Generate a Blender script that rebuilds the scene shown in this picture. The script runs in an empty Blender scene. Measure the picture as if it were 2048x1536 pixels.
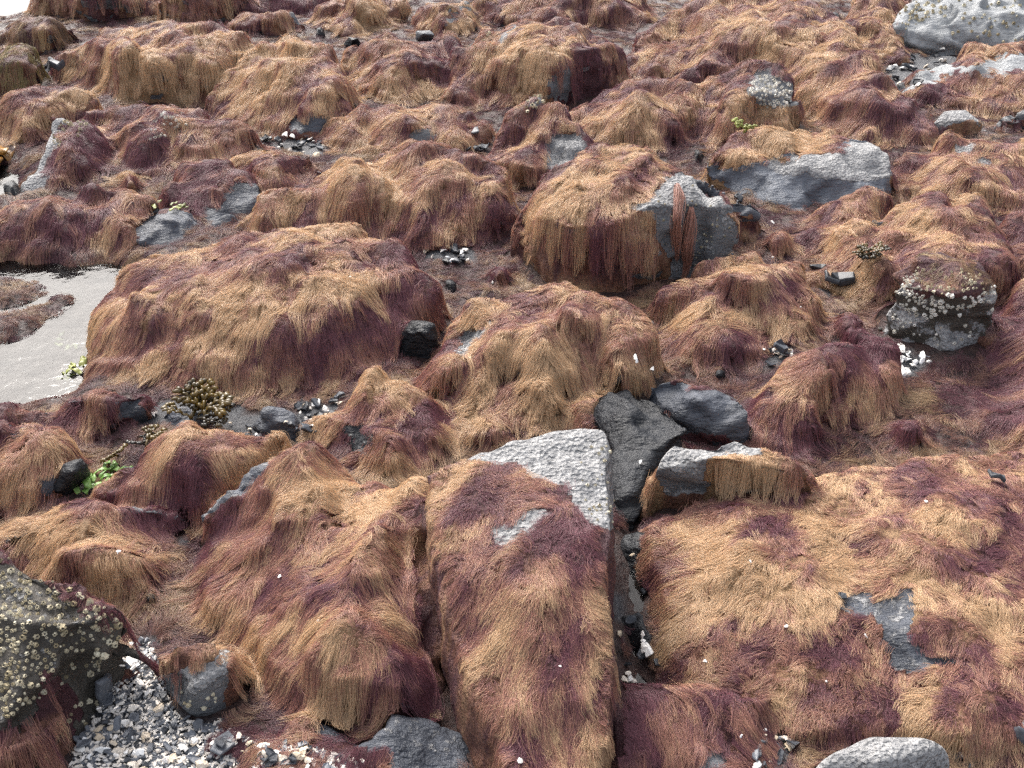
import bpy, bmesh, math, random
import numpy as np
from mathutils import Vector, Matrix
from mathutils.bvhtree import BVHTree
from mathutils.geometry import delaunay_2d_cdt

rng = np.random.default_rng(11)
random.seed(11)
scene = bpy.context.scene
COL = scene.collection

# ------------------------------------------------------------------ camera, sky, sun, exposure
CAM_H, PITCH, FPX = 1.70, math.radians(34.0), 2010.0
cam_data = bpy.data.cameras.new('camera')
cam_data.sensor_width = 36.0
cam_data.lens = FPX / 2048 * 36.0
cam_data.clip_start, cam_data.clip_end = 0.05, 2000.0
cam = bpy.data.objects.new('camera', cam_data)
cam.location = (0, 0, CAM_H)
cam.rotation_euler = (math.radians(90) - PITCH, 0, 0)
COL.objects.link(cam)
scene.camera = cam

SUN_EL, SUN_AZ = math.radians(45), math.radians(-26)      # azimuth from +Y (ahead), negative = towards the water
world = bpy.data.worlds.new('World')
scene.world = world
world.use_nodes = True
wn, wl = world.node_tree.nodes, world.node_tree.links
sky = wn.new('ShaderNodeTexSky')
sky.sky_type = 'NISHITA'
sky.sun_disc = False
sky.sun_elevation = SUN_EL
sky.sun_rotation = SUN_AZ
sky.air_density, sky.dust_density, sky.ozone_density = 1.0, 6.0, 1.0
hsv = wn.new('ShaderNodeHueSaturation')
hsv.inputs['Saturation'].default_value = 0.40
bg = wn['Background']
bg.inputs['Strength'].default_value = 0.15
wl.new(sky.outputs[0], hsv.inputs['Color'])
wl.new(hsv.outputs[0], bg.inputs['Color'])
sun_data = bpy.data.lights.new('sun', 'SUN')
sun_data.energy = 1.05
sun_data.angle = math.radians(24)
sun_data.color = (1.0, 0.97, 0.92)
sun = bpy.data.objects.new('sun', sun_data)
sdir = Vector((math.sin(SUN_AZ) * math.cos(SUN_EL), math.cos(SUN_AZ) * math.cos(SUN_EL), math.sin(SUN_EL)))
sun.rotation_euler = sdir.to_track_quat('Z', 'Y').to_euler()
COL.objects.link(sun)
vs = scene.view_settings
vs.view_transform, vs.look, vs.gamma, vs.use_curve_mapping = 'Standard', 'None', 1.0, False
vs.exposure = 1.32
try:
    scene.cycles_curves.shape = 'RIBBONS'
    scene.cycles_curves.subdivisions = 2
except Exception:
    pass
scene.cycles.use_denoising = False
scene.cycles.max_bounces = 4
scene.cycles.diffuse_bounces = 3
scene.cycles.transparent_max_bounces = 6

# ------------------------------------------------------------------ helpers: projection, noise
SP, CP = math.sin(PITCH), math.cos(PITCH)

def ray_dir(u, v):
    a = (np.asarray(u, float) - 1024) / FPX
    b = (np.asarray(v, float) - 768) / FPX
    return np.stack([a, CP - b * SP, -SP - b * CP], -1)

def unproj(u, v, z):
    d = ray_dir(u, v)
    t = (np.asarray(z, float) - CAM_H) / d[..., 2]
    p = d * t[..., None]
    p[..., 2] += CAM_H
    return p

def proj(p):
    x, y, z = p[..., 0], p[..., 1], p[..., 2] - CAM_H
    f = y * CP - z * SP
    dn = -y * SP - z * CP
    f = np.where(f < 0.05, 0.05, f)
    return 1024 + FPX * x / f, 768 + FPX * dn / f

def in_poly(u, v, poly):
    r = np.zeros(np.shape(u), bool)
    n = len(poly)
    for i in range(n):
        x0, y0 = poly[i]
        x1, y1 = poly[(i + 1) % n]
        if y0 == y1:
            continue
        c = ((y0 > v) != (y1 > v)) & (u < (x1 - x0) * (v - y0) / (y1 - y0) + x0)
        r ^= c
    return r

def _h(ix, iy, iz, seed):
    n = (ix.astype(np.int64) * 374761393 + iy.astype(np.int64) * 668265263 + iz.astype(np.int64) * 2147483647 + seed * 1274126177) & 0xffffffff
    n = ((n ^ (n >> 13)) * 1274126177) & 0xffffffff
    n = ((n ^ (n >> 16)) * 2246822519) & 0xffffffff
    return ((n ^ (n >> 15)) & 0xffffff) / 8388607.5 - 1.0

def noise3(x, y, z, seed=0):
    x, y, z = np.broadcast_arrays(np.asarray(x, float), np.asarray(y, float), np.asarray(z, float))
    ix, iy, iz = np.floor(x), np.floor(y), np.floor(z)
    fx, fy, fz = x - ix, y - iy, z - iz
    fx, fy, fz = [f * f * f * (f * (f * 6 - 15) + 10) for f in (fx, fy, fz)]
    r = 0
    for a in (0, 1):
        for b in (0, 1):
            for c in (0, 1):
                w = (fx if a else 1 - fx) * (fy if b else 1 - fy) * (fz if c else 1 - fz)
                r = r + w * _h(ix + a, iy + b, iz + c, seed)
    return r

def noise2(x, y, seed=0):
    x, y = np.asarray(x, float), np.asarray(y, float)
    ix, iy = np.floor(x), np.floor(y)
    fx, fy = x - ix, y - iy
    fx, fy = [f * f * f * (f * (f * 6 - 15) + 10) for f in (fx, fy)]
    z = np.zeros_like(ix)
    return ((_h(ix, iy, z, seed) * (1 - fx) + _h(ix + 1, iy, z, seed) * fx) * (1 - fy)
            + (_h(ix, iy + 1, z, seed) * (1 - fx) + _h(ix + 1, iy + 1, z, seed) * fx) * fy)

def fbm3(p, s, seed, octv=3):
    r, a = 0, 1.0
    for o in range(octv):
        r = r + a * noise3(p[:, 0] * s, p[:, 1] * s, p[:, 2] * s, seed + o)
        s *= 2.1
        a *= 0.5
    return r

def fbm2(x, y, s, seed, octv=3):
    r, a = 0, 1.0
    for o in range(octv):
        r = r + a * noise2(x * s, y * s, seed + o)
        s *= 2.1
        a *= 0.5
    return r

def sstep(a, b, x):
    t = np.clip((x - a) / (b - a), 0, 1)
    return t * t * (3 - 2 * t)

# ------------------------------------------------------------------ helpers: objects, materials
def tag(o, label=None, cat=None, group=None, kind=None):
    if label: o['label'] = label
    if cat: o['category'] = cat
    if group: o['group'] = group
    if kind: o['kind'] = kind
    return o

def mesh_obj(name, verts, faces, mat, parent=None, smooth=True, loc=None):
    m = bpy.data.meshes.new(name)
    m.from_pydata([tuple(v) for v in verts], [], [tuple(f) for f in faces])
    m.materials.append(mat)
    if smooth:
        m.shade_smooth()
    return link(name, m, parent, loc)

def link(name, data, parent=None, loc=None):
    o = bpy.data.objects.new(name, data)
    COL.objects.link(o)
    if loc is not None:
        o.location = loc
    if parent is not None:
        o.parent = parent
    return o

def empty(name, loc):
    o = bpy.data.objects.new(name, None)
    o.empty_display_size = 0.05
    COL.objects.link(o)
    o.location = loc
    return o

class NT:
    def __init__(self, name):
        self.m = bpy.data.materials.new(name)
        self.m.use_nodes = True
        self.n, self.l = self.m.node_tree.nodes, self.m.node_tree.links
        self.b = self.n['Principled BSDF']
    def add(self, t, **kw):
        x = self.n.new('ShaderNode' + t)
        for k, v in kw.items():
            if k.startswith('i_'):
                key = k[2:]
                x.inputs[int(key) if key.isdigit() else key].default_value = v
            else:
                setattr(x, k, v)
        return x
    def link(self, a, b):
        self.l.new(a, b)
    def val(self, x):
        return x
    def mix(self, fac, a, b, blend='MIX'):
        x = self.n.new('ShaderNodeMix')
        x.data_type = 'RGBA'
        x.blend_type = blend
        for sock, v in ((x.inputs[0], fac), (x.inputs[6], a), (x.inputs[7], b)):
            if hasattr(v, 'is_linked') or isinstance(v, bpy.types.NodeSocket):
                self.l.new(v, sock)
            elif isinstance(v, (int, float)):
                sock.default_value = v
            else:
                sock.default_value = (*v, 1)
        return x.outputs[2]
    def math(self, op, a, b=0.0, clamp=False):
        x = self.n.new('ShaderNodeMath')
        x.operation = op
        x.use_clamp = clamp
        for s, v in ((x.inputs[0], a), (x.inputs[1], b)):
            if isinstance(v, bpy.types.NodeSocket):
                self.l.new(v, s)
            else:
                s.default_value = v
        return x.outputs[0]
    def ramp(self, fac, stops):
        x = self.n.new('ShaderNodeValToRGB')
        e = x.color_ramp.elements
        while len(e) < len(stops):
            e.new(0.5)
        for el, (p, c) in zip(e, stops):
            el.position = p
            el.color = (*c, 1) if len(c) == 3 else c
        self.l.new(fac, x.inputs[0])
        return x.outputs[0]
    def coords(self):
        return self.add('NewGeometry').outputs['Position']
    def noise(self, scale, detail=4, rough=0.55, vec=None):
        x = self.add('TexNoise')
        x.inputs['Scale'].default_value = scale
        x.inputs['Detail'].default_value = detail
        x.inputs['Roughness'].default_value = rough
        self.l.new(vec if vec is not None else self.coords(), x.inputs['Vector'])
        return x.outputs[0]
    def voronoi(self, scale, feature='F1', vec=None, rand=1.0):
        x = self.add('TexVoronoi', feature=feature)
        x.inputs['Scale'].default_value = scale
        x.inputs['Randomness'].default_value = rand
        self.l.new(vec if vec is not None else self.coords(), x.inputs['Vector'])
        return x.outputs[0]
    def bump(self, h, strength=0.5, dist=0.01, prev=None):
        x = self.add('Bump')
        x.inputs['Strength'].default_value = strength
        x.inputs['Distance'].default_value = dist
        self.l.new(h, x.inputs['Height'])
        if prev is not None:
            self.l.new(prev, x.inputs['Normal'])
        return x.outputs[0]

WEED_FILM = [(0.25, (0.045, 0.018, 0.018)), (0.5, (0.12, 0.046, 0.036)), (0.75, (0.20, 0.09, 0.05))]

def rock_material(name, dark, light, rough, pits, wetness):
    """Beach stone: a mottled stone colour, a fine pale crust of tiny barnacles ('crust' attribute),
    and a felt of red-brown algae where the 'weed' attribute says the stone is overgrown."""
    t = NT(name)
    vec = t.coords()
    big = t.noise(9, 5, 0.6, vec)
    fine = t.noise(120, 3, 0.6, vec)
    stone = t.ramp(big, [(0.3, dark), (0.7, light)])
    stone = t.mix(t.math('MULTIPLY', fine, 0.5), stone, tuple(0.55 * c for c in dark))
    # pale crust with small dark pits
    cells = t.voronoi(170, 'F1', vec)
    cell2 = t.voronoi(95, 'F1', vec)
    pit = t.math('LESS_THAN', t.math('ADD', cells, t.math('MULTIPLY', t.noise(60, 2, 0.5, vec), 0.5)), 0.52)
    crustcol = t.ramp(t.noise(45, 4, 0.65, vec), [(0.30, (0.17, 0.17, 0.175)), (0.52, (0.30, 0.297, 0.295)), (0.75, (0.43, 0.42, 0.41))])
    crustcol = t.mix(t.math('MULTIPLY', pit, 0.62), crustcol, (0.075, 0.078, 0.085))
    ca = t.add('Attribute', attribute_name='crust').outputs['Fac']
    cf = t.math('ADD', ca, t.math('MULTIPLY', t.math('SUBTRACT', t.noise(55, 4, 0.7, vec), 0.5), 1.3))
    cf = t.ramp(cf, [(0.42, (0, 0, 0)), (0.58, (1, 1, 1))])
    cf = t.math('MULTIPLY', cf, t.math('GREATER_THAN', ca, 0.02))
    col = t.mix(cf, stone, crustcol)
    wa = t.add('Attribute', attribute_name='weed').outputs['Fac']
    wf = t.math('ADD', wa, t.math('MULTIPLY', t.math('SUBTRACT', t.noise(70, 4, 0.7, vec), 0.5), 1.0))
    wf = t.ramp(wf, [(0.45, (0, 0, 0)), (0.62, (1, 1, 1))])
    wt = t.add('Attribute', attribute_name='tone').outputs['Fac']
    mpw = t.add('Mapping')
    mpw.inputs['Rotation'].default_value = (0, 0, 0.67)
    mpw.inputs['Scale'].default_value = (230, 70, 60)
    t.link(vec, mpw.inputs['Vector'])
    streak = t.noise(1.0, 4, 0.7, mpw.outputs[0])
    film = t.ramp(t.math('ADD', wt, t.math('MULTIPLY', t.math('SUBTRACT', streak, 0.5), 0.9)), [(0.12, (0.085, 0.030, 0.036)), (0.48, (0.22, 0.10, 0.062)), (0.82, (0.38, 0.235, 0.125))])
    col = t.mix(wf, col, film)
    t.link(col, t.b.inputs['Base Color'])
    r = t.ramp(t.noise(14, 3, 0.5, vec), [(0.3, (rough, ) * 3), (0.75, (min(1, rough + 0.25), ) * 3)])
    rr = t.mix(wf, t.mix(cf, r, (0.8, 0.8, 0.8)), (0.6, 0.6, 0.6))
    t.link(rr, t.b.inputs['Roughness'])
    t.b.inputs['Specular IOR Level'].default_value = wetness
    # relief: cleavage lines + grain + pits
    mp = t.add('Mapping')
    mp.inputs['Rotation'].default_value = (0.5, 0.7, 0.6)
    mp.inputs['Scale'].default_value = (14, 60, 60)
    t.link(vec, mp.inputs['Vector'])
    strata = t.noise(1.0, 5, 0.6, mp.outputs[0])
    n1 = t.bump(strata, 0.8, 0.018)
    n1 = t.bump(t.noise(38, 5, 0.65, vec), 0.6, 0.012, n1)
    n2 = t.bump(fine, 0.6, 0.005, n1)
    n3 = t.bump(t.math('MULTIPLY', t.math('MULTIPLY', cell2, cf), pits), 1.0, 0.008, n2)
    n4 = t.bump(t.math('MULTIPLY', streak, wf), 1.0, 0.012, n3)
    t.link(n4, t.b.inputs['Normal'])
    return t.m

M = {}
M['pale'] = rock_material('grey_shore_stone', (0.10, 0.105, 0.115), (0.21, 0.215, 0.225), 0.55, 1.0, 0.45)
M['wet'] = rock_material('wet_dark_slate', (0.010, 0.011, 0.013), (0.030, 0.033, 0.040), 0.16, 0.6, 0.28)
M['dark'] = rock_material('dark_barnacled_stone', (0.034, 0.029, 0.023), (0.105, 0.092, 0.076), 0.5, 1.0, 0.45)
M['palest'] = rock_material('pale_blue_grey_stone', (0.24, 0.25, 0.255), (0.42, 0.43, 0.435), 0.6, 1.0, 0.4)
M['bluegrey'] = rock_material('blue_grey_cleaved_stone', (0.085, 0.096, 0.118), (0.19, 0.205, 0.235), 0.32, 0.8, 0.4)
M['slate'] = rock_material('blue_grey_slate', (0.040, 0.045, 0.056), (0.11, 0.12, 0.145), 0.30, 0.6, 0.35)

def weed_material():
    t = NT('filament_seaweed')
    c = t.add('Attribute', attribute_name='tint').outputs['Color']
    t.link(c, t.b.inputs['Base Color'])
    t.b.inputs['Roughness'].default_value = 0.42
    t.b.inputs['Specular IOR Level'].default_value = 0.5
    tr = t.add('BsdfTranslucent')
    t.link(c, tr.inputs['Color'])
    mx = t.add('MixShader')
    mx.inputs[0].default_value = 0.18
    t.link(t.b.outputs[0], mx.inputs[1])
    t.link(tr.outputs[0], mx.inputs[2])
    t.link(mx.outputs[0], t.n['Material Output'].inputs['Surface'])
    return t.m
M['weed'] = weed_material()

def simple(name, c0, c1, scale, rough, spec=0.5, bump=0.3, attr=None, transl=0):
    t = NT(name)
    vec = t.coords()
    oi = t.add('ObjectInfo').outputs['Random']
    f = t.math('ADD', t.math('MULTIPLY', t.noise(scale, 4, 0.65, vec), 0.7), t.math('MULTIPLY', t.math('SUBTRACT', oi, 0.3), 0.6))
    col = t.ramp(f, [(0.2, c0), (0.75, c1)])
    t.link(col, t.b.inputs['Base Color'])
    t.b.inputs['Roughness'].default_value = rough
    t.b.inputs['Specular IOR Level'].default_value = spec
    t.link(t.bump(t.noise(scale * 2.5, 3, 0.6, vec), bump, 0.004), t.b.inputs['Normal'])
    if transl:
        tr = t.add('BsdfTranslucent')
        t.link(col, tr.inputs['Color'])
        mx = t.add('MixShader')
        mx.inputs[0].default_value = transl
        t.link(t.b.outputs[0], mx.inputs[1])
        t.link(tr.outputs[0], mx.inputs[2])
        t.link(mx.outputs[0], t.n['Material Output'].inputs['Surface'])
    return t.m

M['barnacle'] = simple('barnacle_plate', (0.34, 0.28, 0.17), (0.66, 0.60, 0.45), 90, 0.8, 0.3, 0.6)
M['barnacle_white'] = simple('pale_barnacle_plate', (0.50, 0.46, 0.38), (0.82, 0.79, 0.72), 90, 0.75, 0.3, 0.6)
M['barnacle_in'] = simple('barnacle_opening', (0.03, 0.025, 0.02), (0.07, 0.06, 0.05), 90, 0.6)
M['shell'] = simple('broken_shell', (0.52, 0.42, 0.30), (0.85, 0.81, 0.76), 60, 0.6, 0.4, 0.5)
M['whiteshell'] = simple('white_shell', (0.68, 0.65, 0.60), (0.88, 0.87, 0.85), 60, 0.55, 0.4, 0.4)
M['chip'] = simple('slate_chip', (0.035, 0.038, 0.045), (0.13, 0.14, 0.16), 40, 0.42, 0.5, 0.4)
M['chipwet'] = simple('wet_slate_chip', (0.018, 0.02, 0.024), (0.06, 0.066, 0.078), 40, 0.42, 0.35, 0.6)
M['wrack'] = simple('bladder_wrack', (0.012, 0.009, 0.006), (0.15, 0.095, 0.014), 30, 0.3, 0.6, 0.2, transl=0.15)
M['lettuce'] = simple('sea_lettuce', (0.14, 0.29, 0.05), (0.34, 0.52, 0.16), 25, 0.35, 0.5, 0.2, transl=0.35)
M['olive'] = simple('olive_wrack', (0.12, 0.13, 0.025), (0.40, 0.42, 0.12), 25, 0.35, 0.5, 0.2, transl=0.25)
M['kelp'] = simple('kelp_blade', (0.25, 0.11, 0.02), (0.48, 0.25, 0.05), 18, 0.3, 0.5, 0.2, transl=0.25)
M['wood'] = simple('driftwood', (0.10, 0.08, 0.06), (0.25, 0.22, 0.18), 50, 0.7, 0.3, 0.4)

# ------------------------------------------------------------------ ground and water
WATER_Z = -0.035
POOL = [(-400, 520), (60, 512), (140, 530), (230, 528), (300, 540), (230, 620), (200, 700), (190, 760), (150, 800), (40, 815), (-400, 830)]
POOL_ISLE = [(-300, 545), (40, 540), (110, 560), (160, 590), (165, 640), (120, 670), (60, 690), (-10, 715), (-300, 700)]
SEA = [(-700, -140), (58, -140), (62, 36), (10, 40), (-700, 60)]
POOL2 = [(-300, 318), (30, 322), (62, 350), (52, 390), (20, 402), (-300, 400)]
def flat(poly):
    a = np.array(poly, float)
    return unproj(a[:, 0], a[:, 1], np.full(len(a), WATER_Z))[:, :2]
CREVICE = [(1236,960),(1290,980),(1300,1100),(1310,1180),(1300,1280),(1330,1390),(1240,1420),(1240,1200)]
HOLLOW = [(290,1045),(340,1025),(390,1040),(380,1075),(330,1090),(295,1075)]
FP, FI, FS, F2, FC, FH = [flat(p) for p in (POOL, POOL_ISLE, SEA, POOL2, CREVICE, HOLLOW)]

def poly_dist(x, y, poly):
    """signed distance to a plan polygon, positive inside"""
    d = np.full(np.shape(x), 1e9)
    n = len(poly)
    for i in range(n):
        ax, ay = poly[i]
        bx, by = poly[(i + 1) % n]
        ex, ey = bx - ax, by - ay
        t = np.clip(((x - ax) * ex + (y - ay) * ey) / (ex * ex + ey * ey + 1e-12), 0, 1)
        d = np.minimum(d, np.hypot(x - ax - t * ex, y - ay - t * ey))
    return np.where(in_poly(x, y, [tuple(q) for q in poly]), d, -d)

def ground_z(x, y):
    x, y = np.asarray(x, float), np.asarray(y, float)
    z = 0.016 * fbm2(x, y, 2.6, 5, 3) + 0.010 * fbm2(x, y, 11, 9, 2)
    near = (np.abs(x) < 8) & (y > 0) & (y < 11)
    for P, dep in ((FP, 0.10), (F2, 0.08), (FS, 0.2), (FC, 0.10), (FH, 0.08)):
        d = np.where(near, poly_dist(x, y, P), -1)
        z = z - dep * sstep(-0.06, 0.12, d)
    d = np.where(near, poly_dist(x, y, FI), -1)
    isle = WATER_Z + 0.006 + 0.020 * fbm2(x, y, 9, 31, 3)
    w = sstep(-0.05, 0.08, d)
    z = z * (1 - w) + isle * w
    # the shore runs down into the sea beyond the rocks
    out = sstep(8.5, 14, y) + sstep(4.5, 9, -x - 0.2 * y)
    z = z - 0.7 * np.clip(out, 0, 1)
    return z

def axis(lo, hi, step, far, n):
    core = np.arange(lo, hi + 1e-9, step)
    g = step * np.cumsum(1.32 ** np.arange(n))
    g = g * (far / g[-1])
    a = np.concatenate([lo - np.maximum(g, step * np.arange(1, n + 1))[::-1], core, hi + np.maximum(g, step * np.arange(1, n + 1))])
    return a
gx, gy = axis(-4.6, 4.6, 0.028, 700, 30), axis(0.7, 8.6, 0.028, 700, 30)
GX, GY = np.meshgrid(gx, gy)
gz = ground_z(GX.ravel(), GY.ravel())
gv = np.stack([GX.ravel(), GY.ravel(), gz], -1)
nx, ny = len(gx), len(gy)
ii = (np.arange(ny - 1)[:, None] * nx + np.arange(nx - 1)[None]).ravel()
gf = np.stack([ii, ii + 1, ii + nx + 1, ii + nx], -1)

def np_mesh(name, v, f):
    m = bpy.data.meshes.new(name)
    m.vertices.add(len(v))
    m.vertices.foreach_set('co', np.ascontiguousarray(v, np.float32).ravel())
    k = f.shape[1]
    m.loops.add(f.size)
    m.loops.foreach_set('vertex_index', np.ascontiguousarray(f, np.int32).ravel())
    m.polygons.add(len(f))
    m.polygons.foreach_set('loop_start', np.arange(0, f.size, k, dtype=np.int32))
    m.update(calc_edges=True)
    m.validate()
    m.shade_smooth()
    return m

def set_attr(m, name, vals, dom='POINT'):
    a = m.attributes.new(name, 'FLOAT', dom)
    a.data.foreach_set('value', np.ascontiguousarray(vals, np.float32))

def ground_material():
    t = NT('shore_bed')
    vec = t.coords()
    film = t.ramp(t.noise(30, 6, 0.75, vec), [(0.3, (0.016, 0.011, 0.011)), (0.5, (0.045, 0.022, 0.019)), (0.8, (0.09, 0.045, 0.030))])
    grit = t.ramp(t.noise(140, 3, 0.7, vec), [(0.3, (0.02, 0.021, 0.024)), (0.6, (0.07, 0.072, 0.08)), (0.8, (0.20, 0.19, 0.17))])
    ga = t.add('Attribute', attribute_name='grit').outputs['Fac']
    col = t.mix(ga, film, grit)
    t.link(col, t.b.inputs['Base Color'])
    t.b.inputs['Roughness'].default_value = 0.45
    n1 = t.bump(t.noise(60, 5, 0.7, vec), 0.8, 0.02)
    t.link(n1, t.b.inputs['Normal'])
    return t.m
M['ground'] = ground_material()

def water_material():
    t = NT('sea_water')
    vec = t.coords()
    n = t.bump(t.noise(6, 4, 0.55, vec), 0.16, 0.03)
    gl = t.add('BsdfGlossy')
    gl.inputs['Roughness'].default_value = 0.07
    t.link(n, gl.inputs['Normal'])
    tr = t.add('BsdfTransparent')
    tr.inputs['Color'].default_value = (0.62, 0.68, 0.70, 1)
    fr = t.add('Fresnel')
    fr.inputs['IOR'].default_value = 1.34
    t.link(n, fr.inputs['Normal'])
    mx = t.add('MixShader')
    t.link(fr.outputs[0], mx.inputs[0])
    t.link(tr.outputs[0], mx.inputs[1])
    t.link(gl.outputs[0], mx.inputs[2])
    t.link(mx.outputs[0], t.n['Material Output'].inputs['Surface'])
    return t.m
M['water'] = water_material()
wv = np.array([(-700, -700, WATER_Z), (700, -700, WATER_Z), (700, 700, WATER_Z), (-700, 700, WATER_Z)])
water = mesh_obj('water', wv, [(0, 1, 2, 3)], M['water'], smooth=False)
tag(water, 'still shallow sea water lying in pools between the rocks', 'water', kind='structure')

# ------------------------------------------------------------------ rocks
# every rock: outline and inner control points as (u, v, height in cm): where its edge, ridge or shoulder stands in the
# photograph and how high it stands; each point is set out on the shore at its real place and the hidden back closed off.
ROCKS = []
def R(key, label, out, inn=(), **o):
    ROCKS.append(dict(key=key, label=label, out=out, inn=list(inn), o=o))

# --- front row
R('slab', 'long tilted slab with a bare pale grey far end beside the black crevice',
  [(850,950,29),(935,905,32),(1110,848,35),(1215,850,35),(1232,1000,32),(1228,1180,28),(1240,1330,22),(1238,1450,17),(1210,1560,12),(1015,1600,12),(978,1480,14),(920,1370,17),(888,1230,20),(880,1130,24),(858,1040,27)],
  [(1050,1000,34),(1060,1200,29),(1090,1380,20),(1150,1100,32),(980,1300,21)], name='slab', gold=-0.02, crisp=2, vox=0.010, crust=0.78, lay=0.36, rough=0.25,
  bare=[[(925,912),(1000,880),(1110,840),(1230,840),(1240,1050),(1215,1062),(1185,1045),(1160,1020),(1150,985),(1128,970),(1095,958),(1050,935),(990,928)],
        [(975,1085),(1005,1040),(1060,1012),(1098,1022),(1080,1065),(1010,1098)]])
R('mound', 'broad rounded boulder with gold and maroon weed overhanging its wet foot, beside the long slab',
  [(470,1010,12),(590,935,19),(700,950,22),(840,975,22),(868,1080,20),(878,1200,15),(880,1330,8),(860,1405,5),(760,1425,4),(640,1420,3),(560,1400,3),(545,1330,7),(510,1260,8),(430,1230,5),(400,1130,5),(420,1060,8)],
  [(600,1050,20),(720,1100,24),(770,1240,23),(640,1270,18),(820,1330,18),(600,1360,10),(700,1370,12)], gold=0.02)
R('edge_slab', 'narrow slab with a bare grey edge lying on the dark hollow',
  [(395,1035,10),(480,960,16),(560,900,20),(650,915,20),(610,985,17),(520,1030,13),(430,1062,8)], [(520,980,18)], name='slab', gold=0.1, crisp=2,
  bare=[[(385,1040),(480,948),(560,890),(570,912),(500,975),(430,1030),(400,1050)]], crust=0.4, mat='slate')
R('low_mound', 'low boulder with pinkish gold crown behind the bright green sea lettuce',
  [(218,985,6),(235,930,13),(330,885,17),(430,862,19),(545,868,15),(565,905,11),(480,955,9),(400,1005,7),(330,1035,3),(260,1020,2)],
  [(350,920,18),(330,985,12),(450,900,17)], gold=0.05)
R('hollow_mound', 'weedy low rock around the dark hollow, above the barnacled boulder',
  [(-90,1090,8),(30,1030,11),(130,1000,13),(280,995,13),(360,1005,9),(300,1060,6),(330,1120,3),(270,1190,1),(150,1160,2),(40,1110,4)], [(150,1060,12)], gold=-0.02)
R('barnacled', 'dark boulder crusted all over with yellow barnacles next to the shell gravel',
  [(-110,1120,30),(0,1100,32),(80,1118,31),(180,1180,27),(255,1210,23),(275,1260,16),(258,1310,7),(215,1370,3),(205,1420,0),(150,1500,-1),(120,1580,-3),(-110,1640,0)],
  [(60,1180,31),(150,1260,25),(110,1350,20),(40,1400,21),(60,1500,10),(180,1380,8)], gold=-0.35, mat='dark', dens=0.55, crust=0.34,
  bare=[[(-110,1100),(60,1130),(130,1200),(200,1240),(280,1230),(290,1300),(215,1380),(200,1450),(180,1440),(150,1390),(110,1330),(85,1330),(80,1430),(10,1460),(-110,1480)],[(185,1380),(210,1380),(170,1536),(140,1536)]])
R('notched', 'small notched grey rock with a cap of brown weed on the shell gravel',
  [(312,1315,12),(350,1282,15),(435,1268,16),(447,1310,14),(448,1390,5),(425,1445,-1),(365,1435,-1),(330,1370,4)], [(390,1325,14),(400,1390,7)], gold=-0.1, dens=0.7,
  bare=[[(370,1335),(400,1330),(425,1320),(450,1260),(460,1450),(350,1460),(325,1400),(325,1350)]], vox=0.008, crust=0.75, name='rock')
R('wet_foot', 'wet grey flat rock under the fringe of the broad rounded boulder',
  [(440,1470,2),(620,1440,4),(760,1440,7),(860,1430,7),(930,1480,4),(960,1560,2),(700,1620,0),(470,1580,0)], [(760,1480,8),(600,1500,5)], gold=-0.2, mat='slate', dens=0.55,
  bare=[[(620,1430),(760,1425),(900,1420),(970,1500),(970,1600),(820,1600),(760,1500),(640,1470)]], crust=0.3)
R('cobble', 'smooth bare grey cobble speckled dark, at the edge of the flat weed bed',
  [(1590,1580,6),(1650,1510,10),(1740,1467,12),(1860,1467,12),(1902,1492,10),(1905,1560,4),(1760,1640,2)], [(1760,1520,13),(1850,1500,12.5)], nohair=True, crust=0.85, name='cobble', vox=0.008)
R('front_mound', 'low dark maroon mound at the foot of the long slab',
  [(1232,1450,6),(1290,1395,9),(1400,1380,9),(1500,1395,7),(1515,1450,4),(1510,1570,2),(1350,1640,0),(1180,1620,0)], [(1380,1440,10),(1350,1530,6)], gold=-0.28,
  bare=[[(1420,1500),(1450,1500),(1460,1536),(1400,1536)]])
R('block', 'grey block with bare pale end and golden fringe, across the crevice from the long slab',
  [(1305,940,15),(1340,885,19),(1440,873,20),(1530,888,20),(1610,918,19),(1632,965,12),(1590,1010,6),(1450,1012,4),(1310,995,4),(1290,965,7)], [(1450,915,21),(1560,940,18)], gold=0.25, crisp=2, crust=0.78, lay=0.78,
  bare=[[(1300,950),(1335,870),(1430,868),(1500,880),(1555,900),(1480,905),(1420,910),(1405,985),(1330,985)]], vox=0.010)
R('apron', 'wide flat bed of golden and maroon weed fans over low rock',
  [(1288,1060,4),(1400,1000,8),(1600,960,11),(1800,920,12),(2140,880,14),(2180,1200,13),(2180,1450,7),(1980,1500,4),(1800,1475,4),(1600,1475,3),(1500,1400,4),(1400,1385,1),(1345,1370,1),(1318,1280,3),(1315,1180,4)],
  [(1500,1080,14),(1700,1050,15),(1900,1050,16),(1500,1200,14),(1700,1250,13),(1900,1250,13),(1410,1290,9),(1800,1400,7)], gold=0.0, name='rock', fan=1.0, lay=0.55, rough=0.45,
  bare=[[(1670,1210),(1700,1180),(1740,1175),(1760,1205),(1810,1175),(1840,1190),(1830,1240),(1815,1265),(1850,1295),(1870,1310),(1930,1300),(1900,1325),(1840,1345),(1790,1335),(1765,1290),(1750,1240),(1700,1235)]], mat='slate', crust=0.35)
R('black_rock', 'black wet slate ridge standing in the crevice',
  [(1170,800,4),(1250,768,9),(1330,800,11),(1375,860,11),(1310,900,8),(1292,1000,3),(1275,1050,0),(1238,1040,0),(1222,900,5)], [(1270,860,10),(1265,950,6)], nohair=True, mat='wet', name='rock', vox=0.009)
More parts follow.
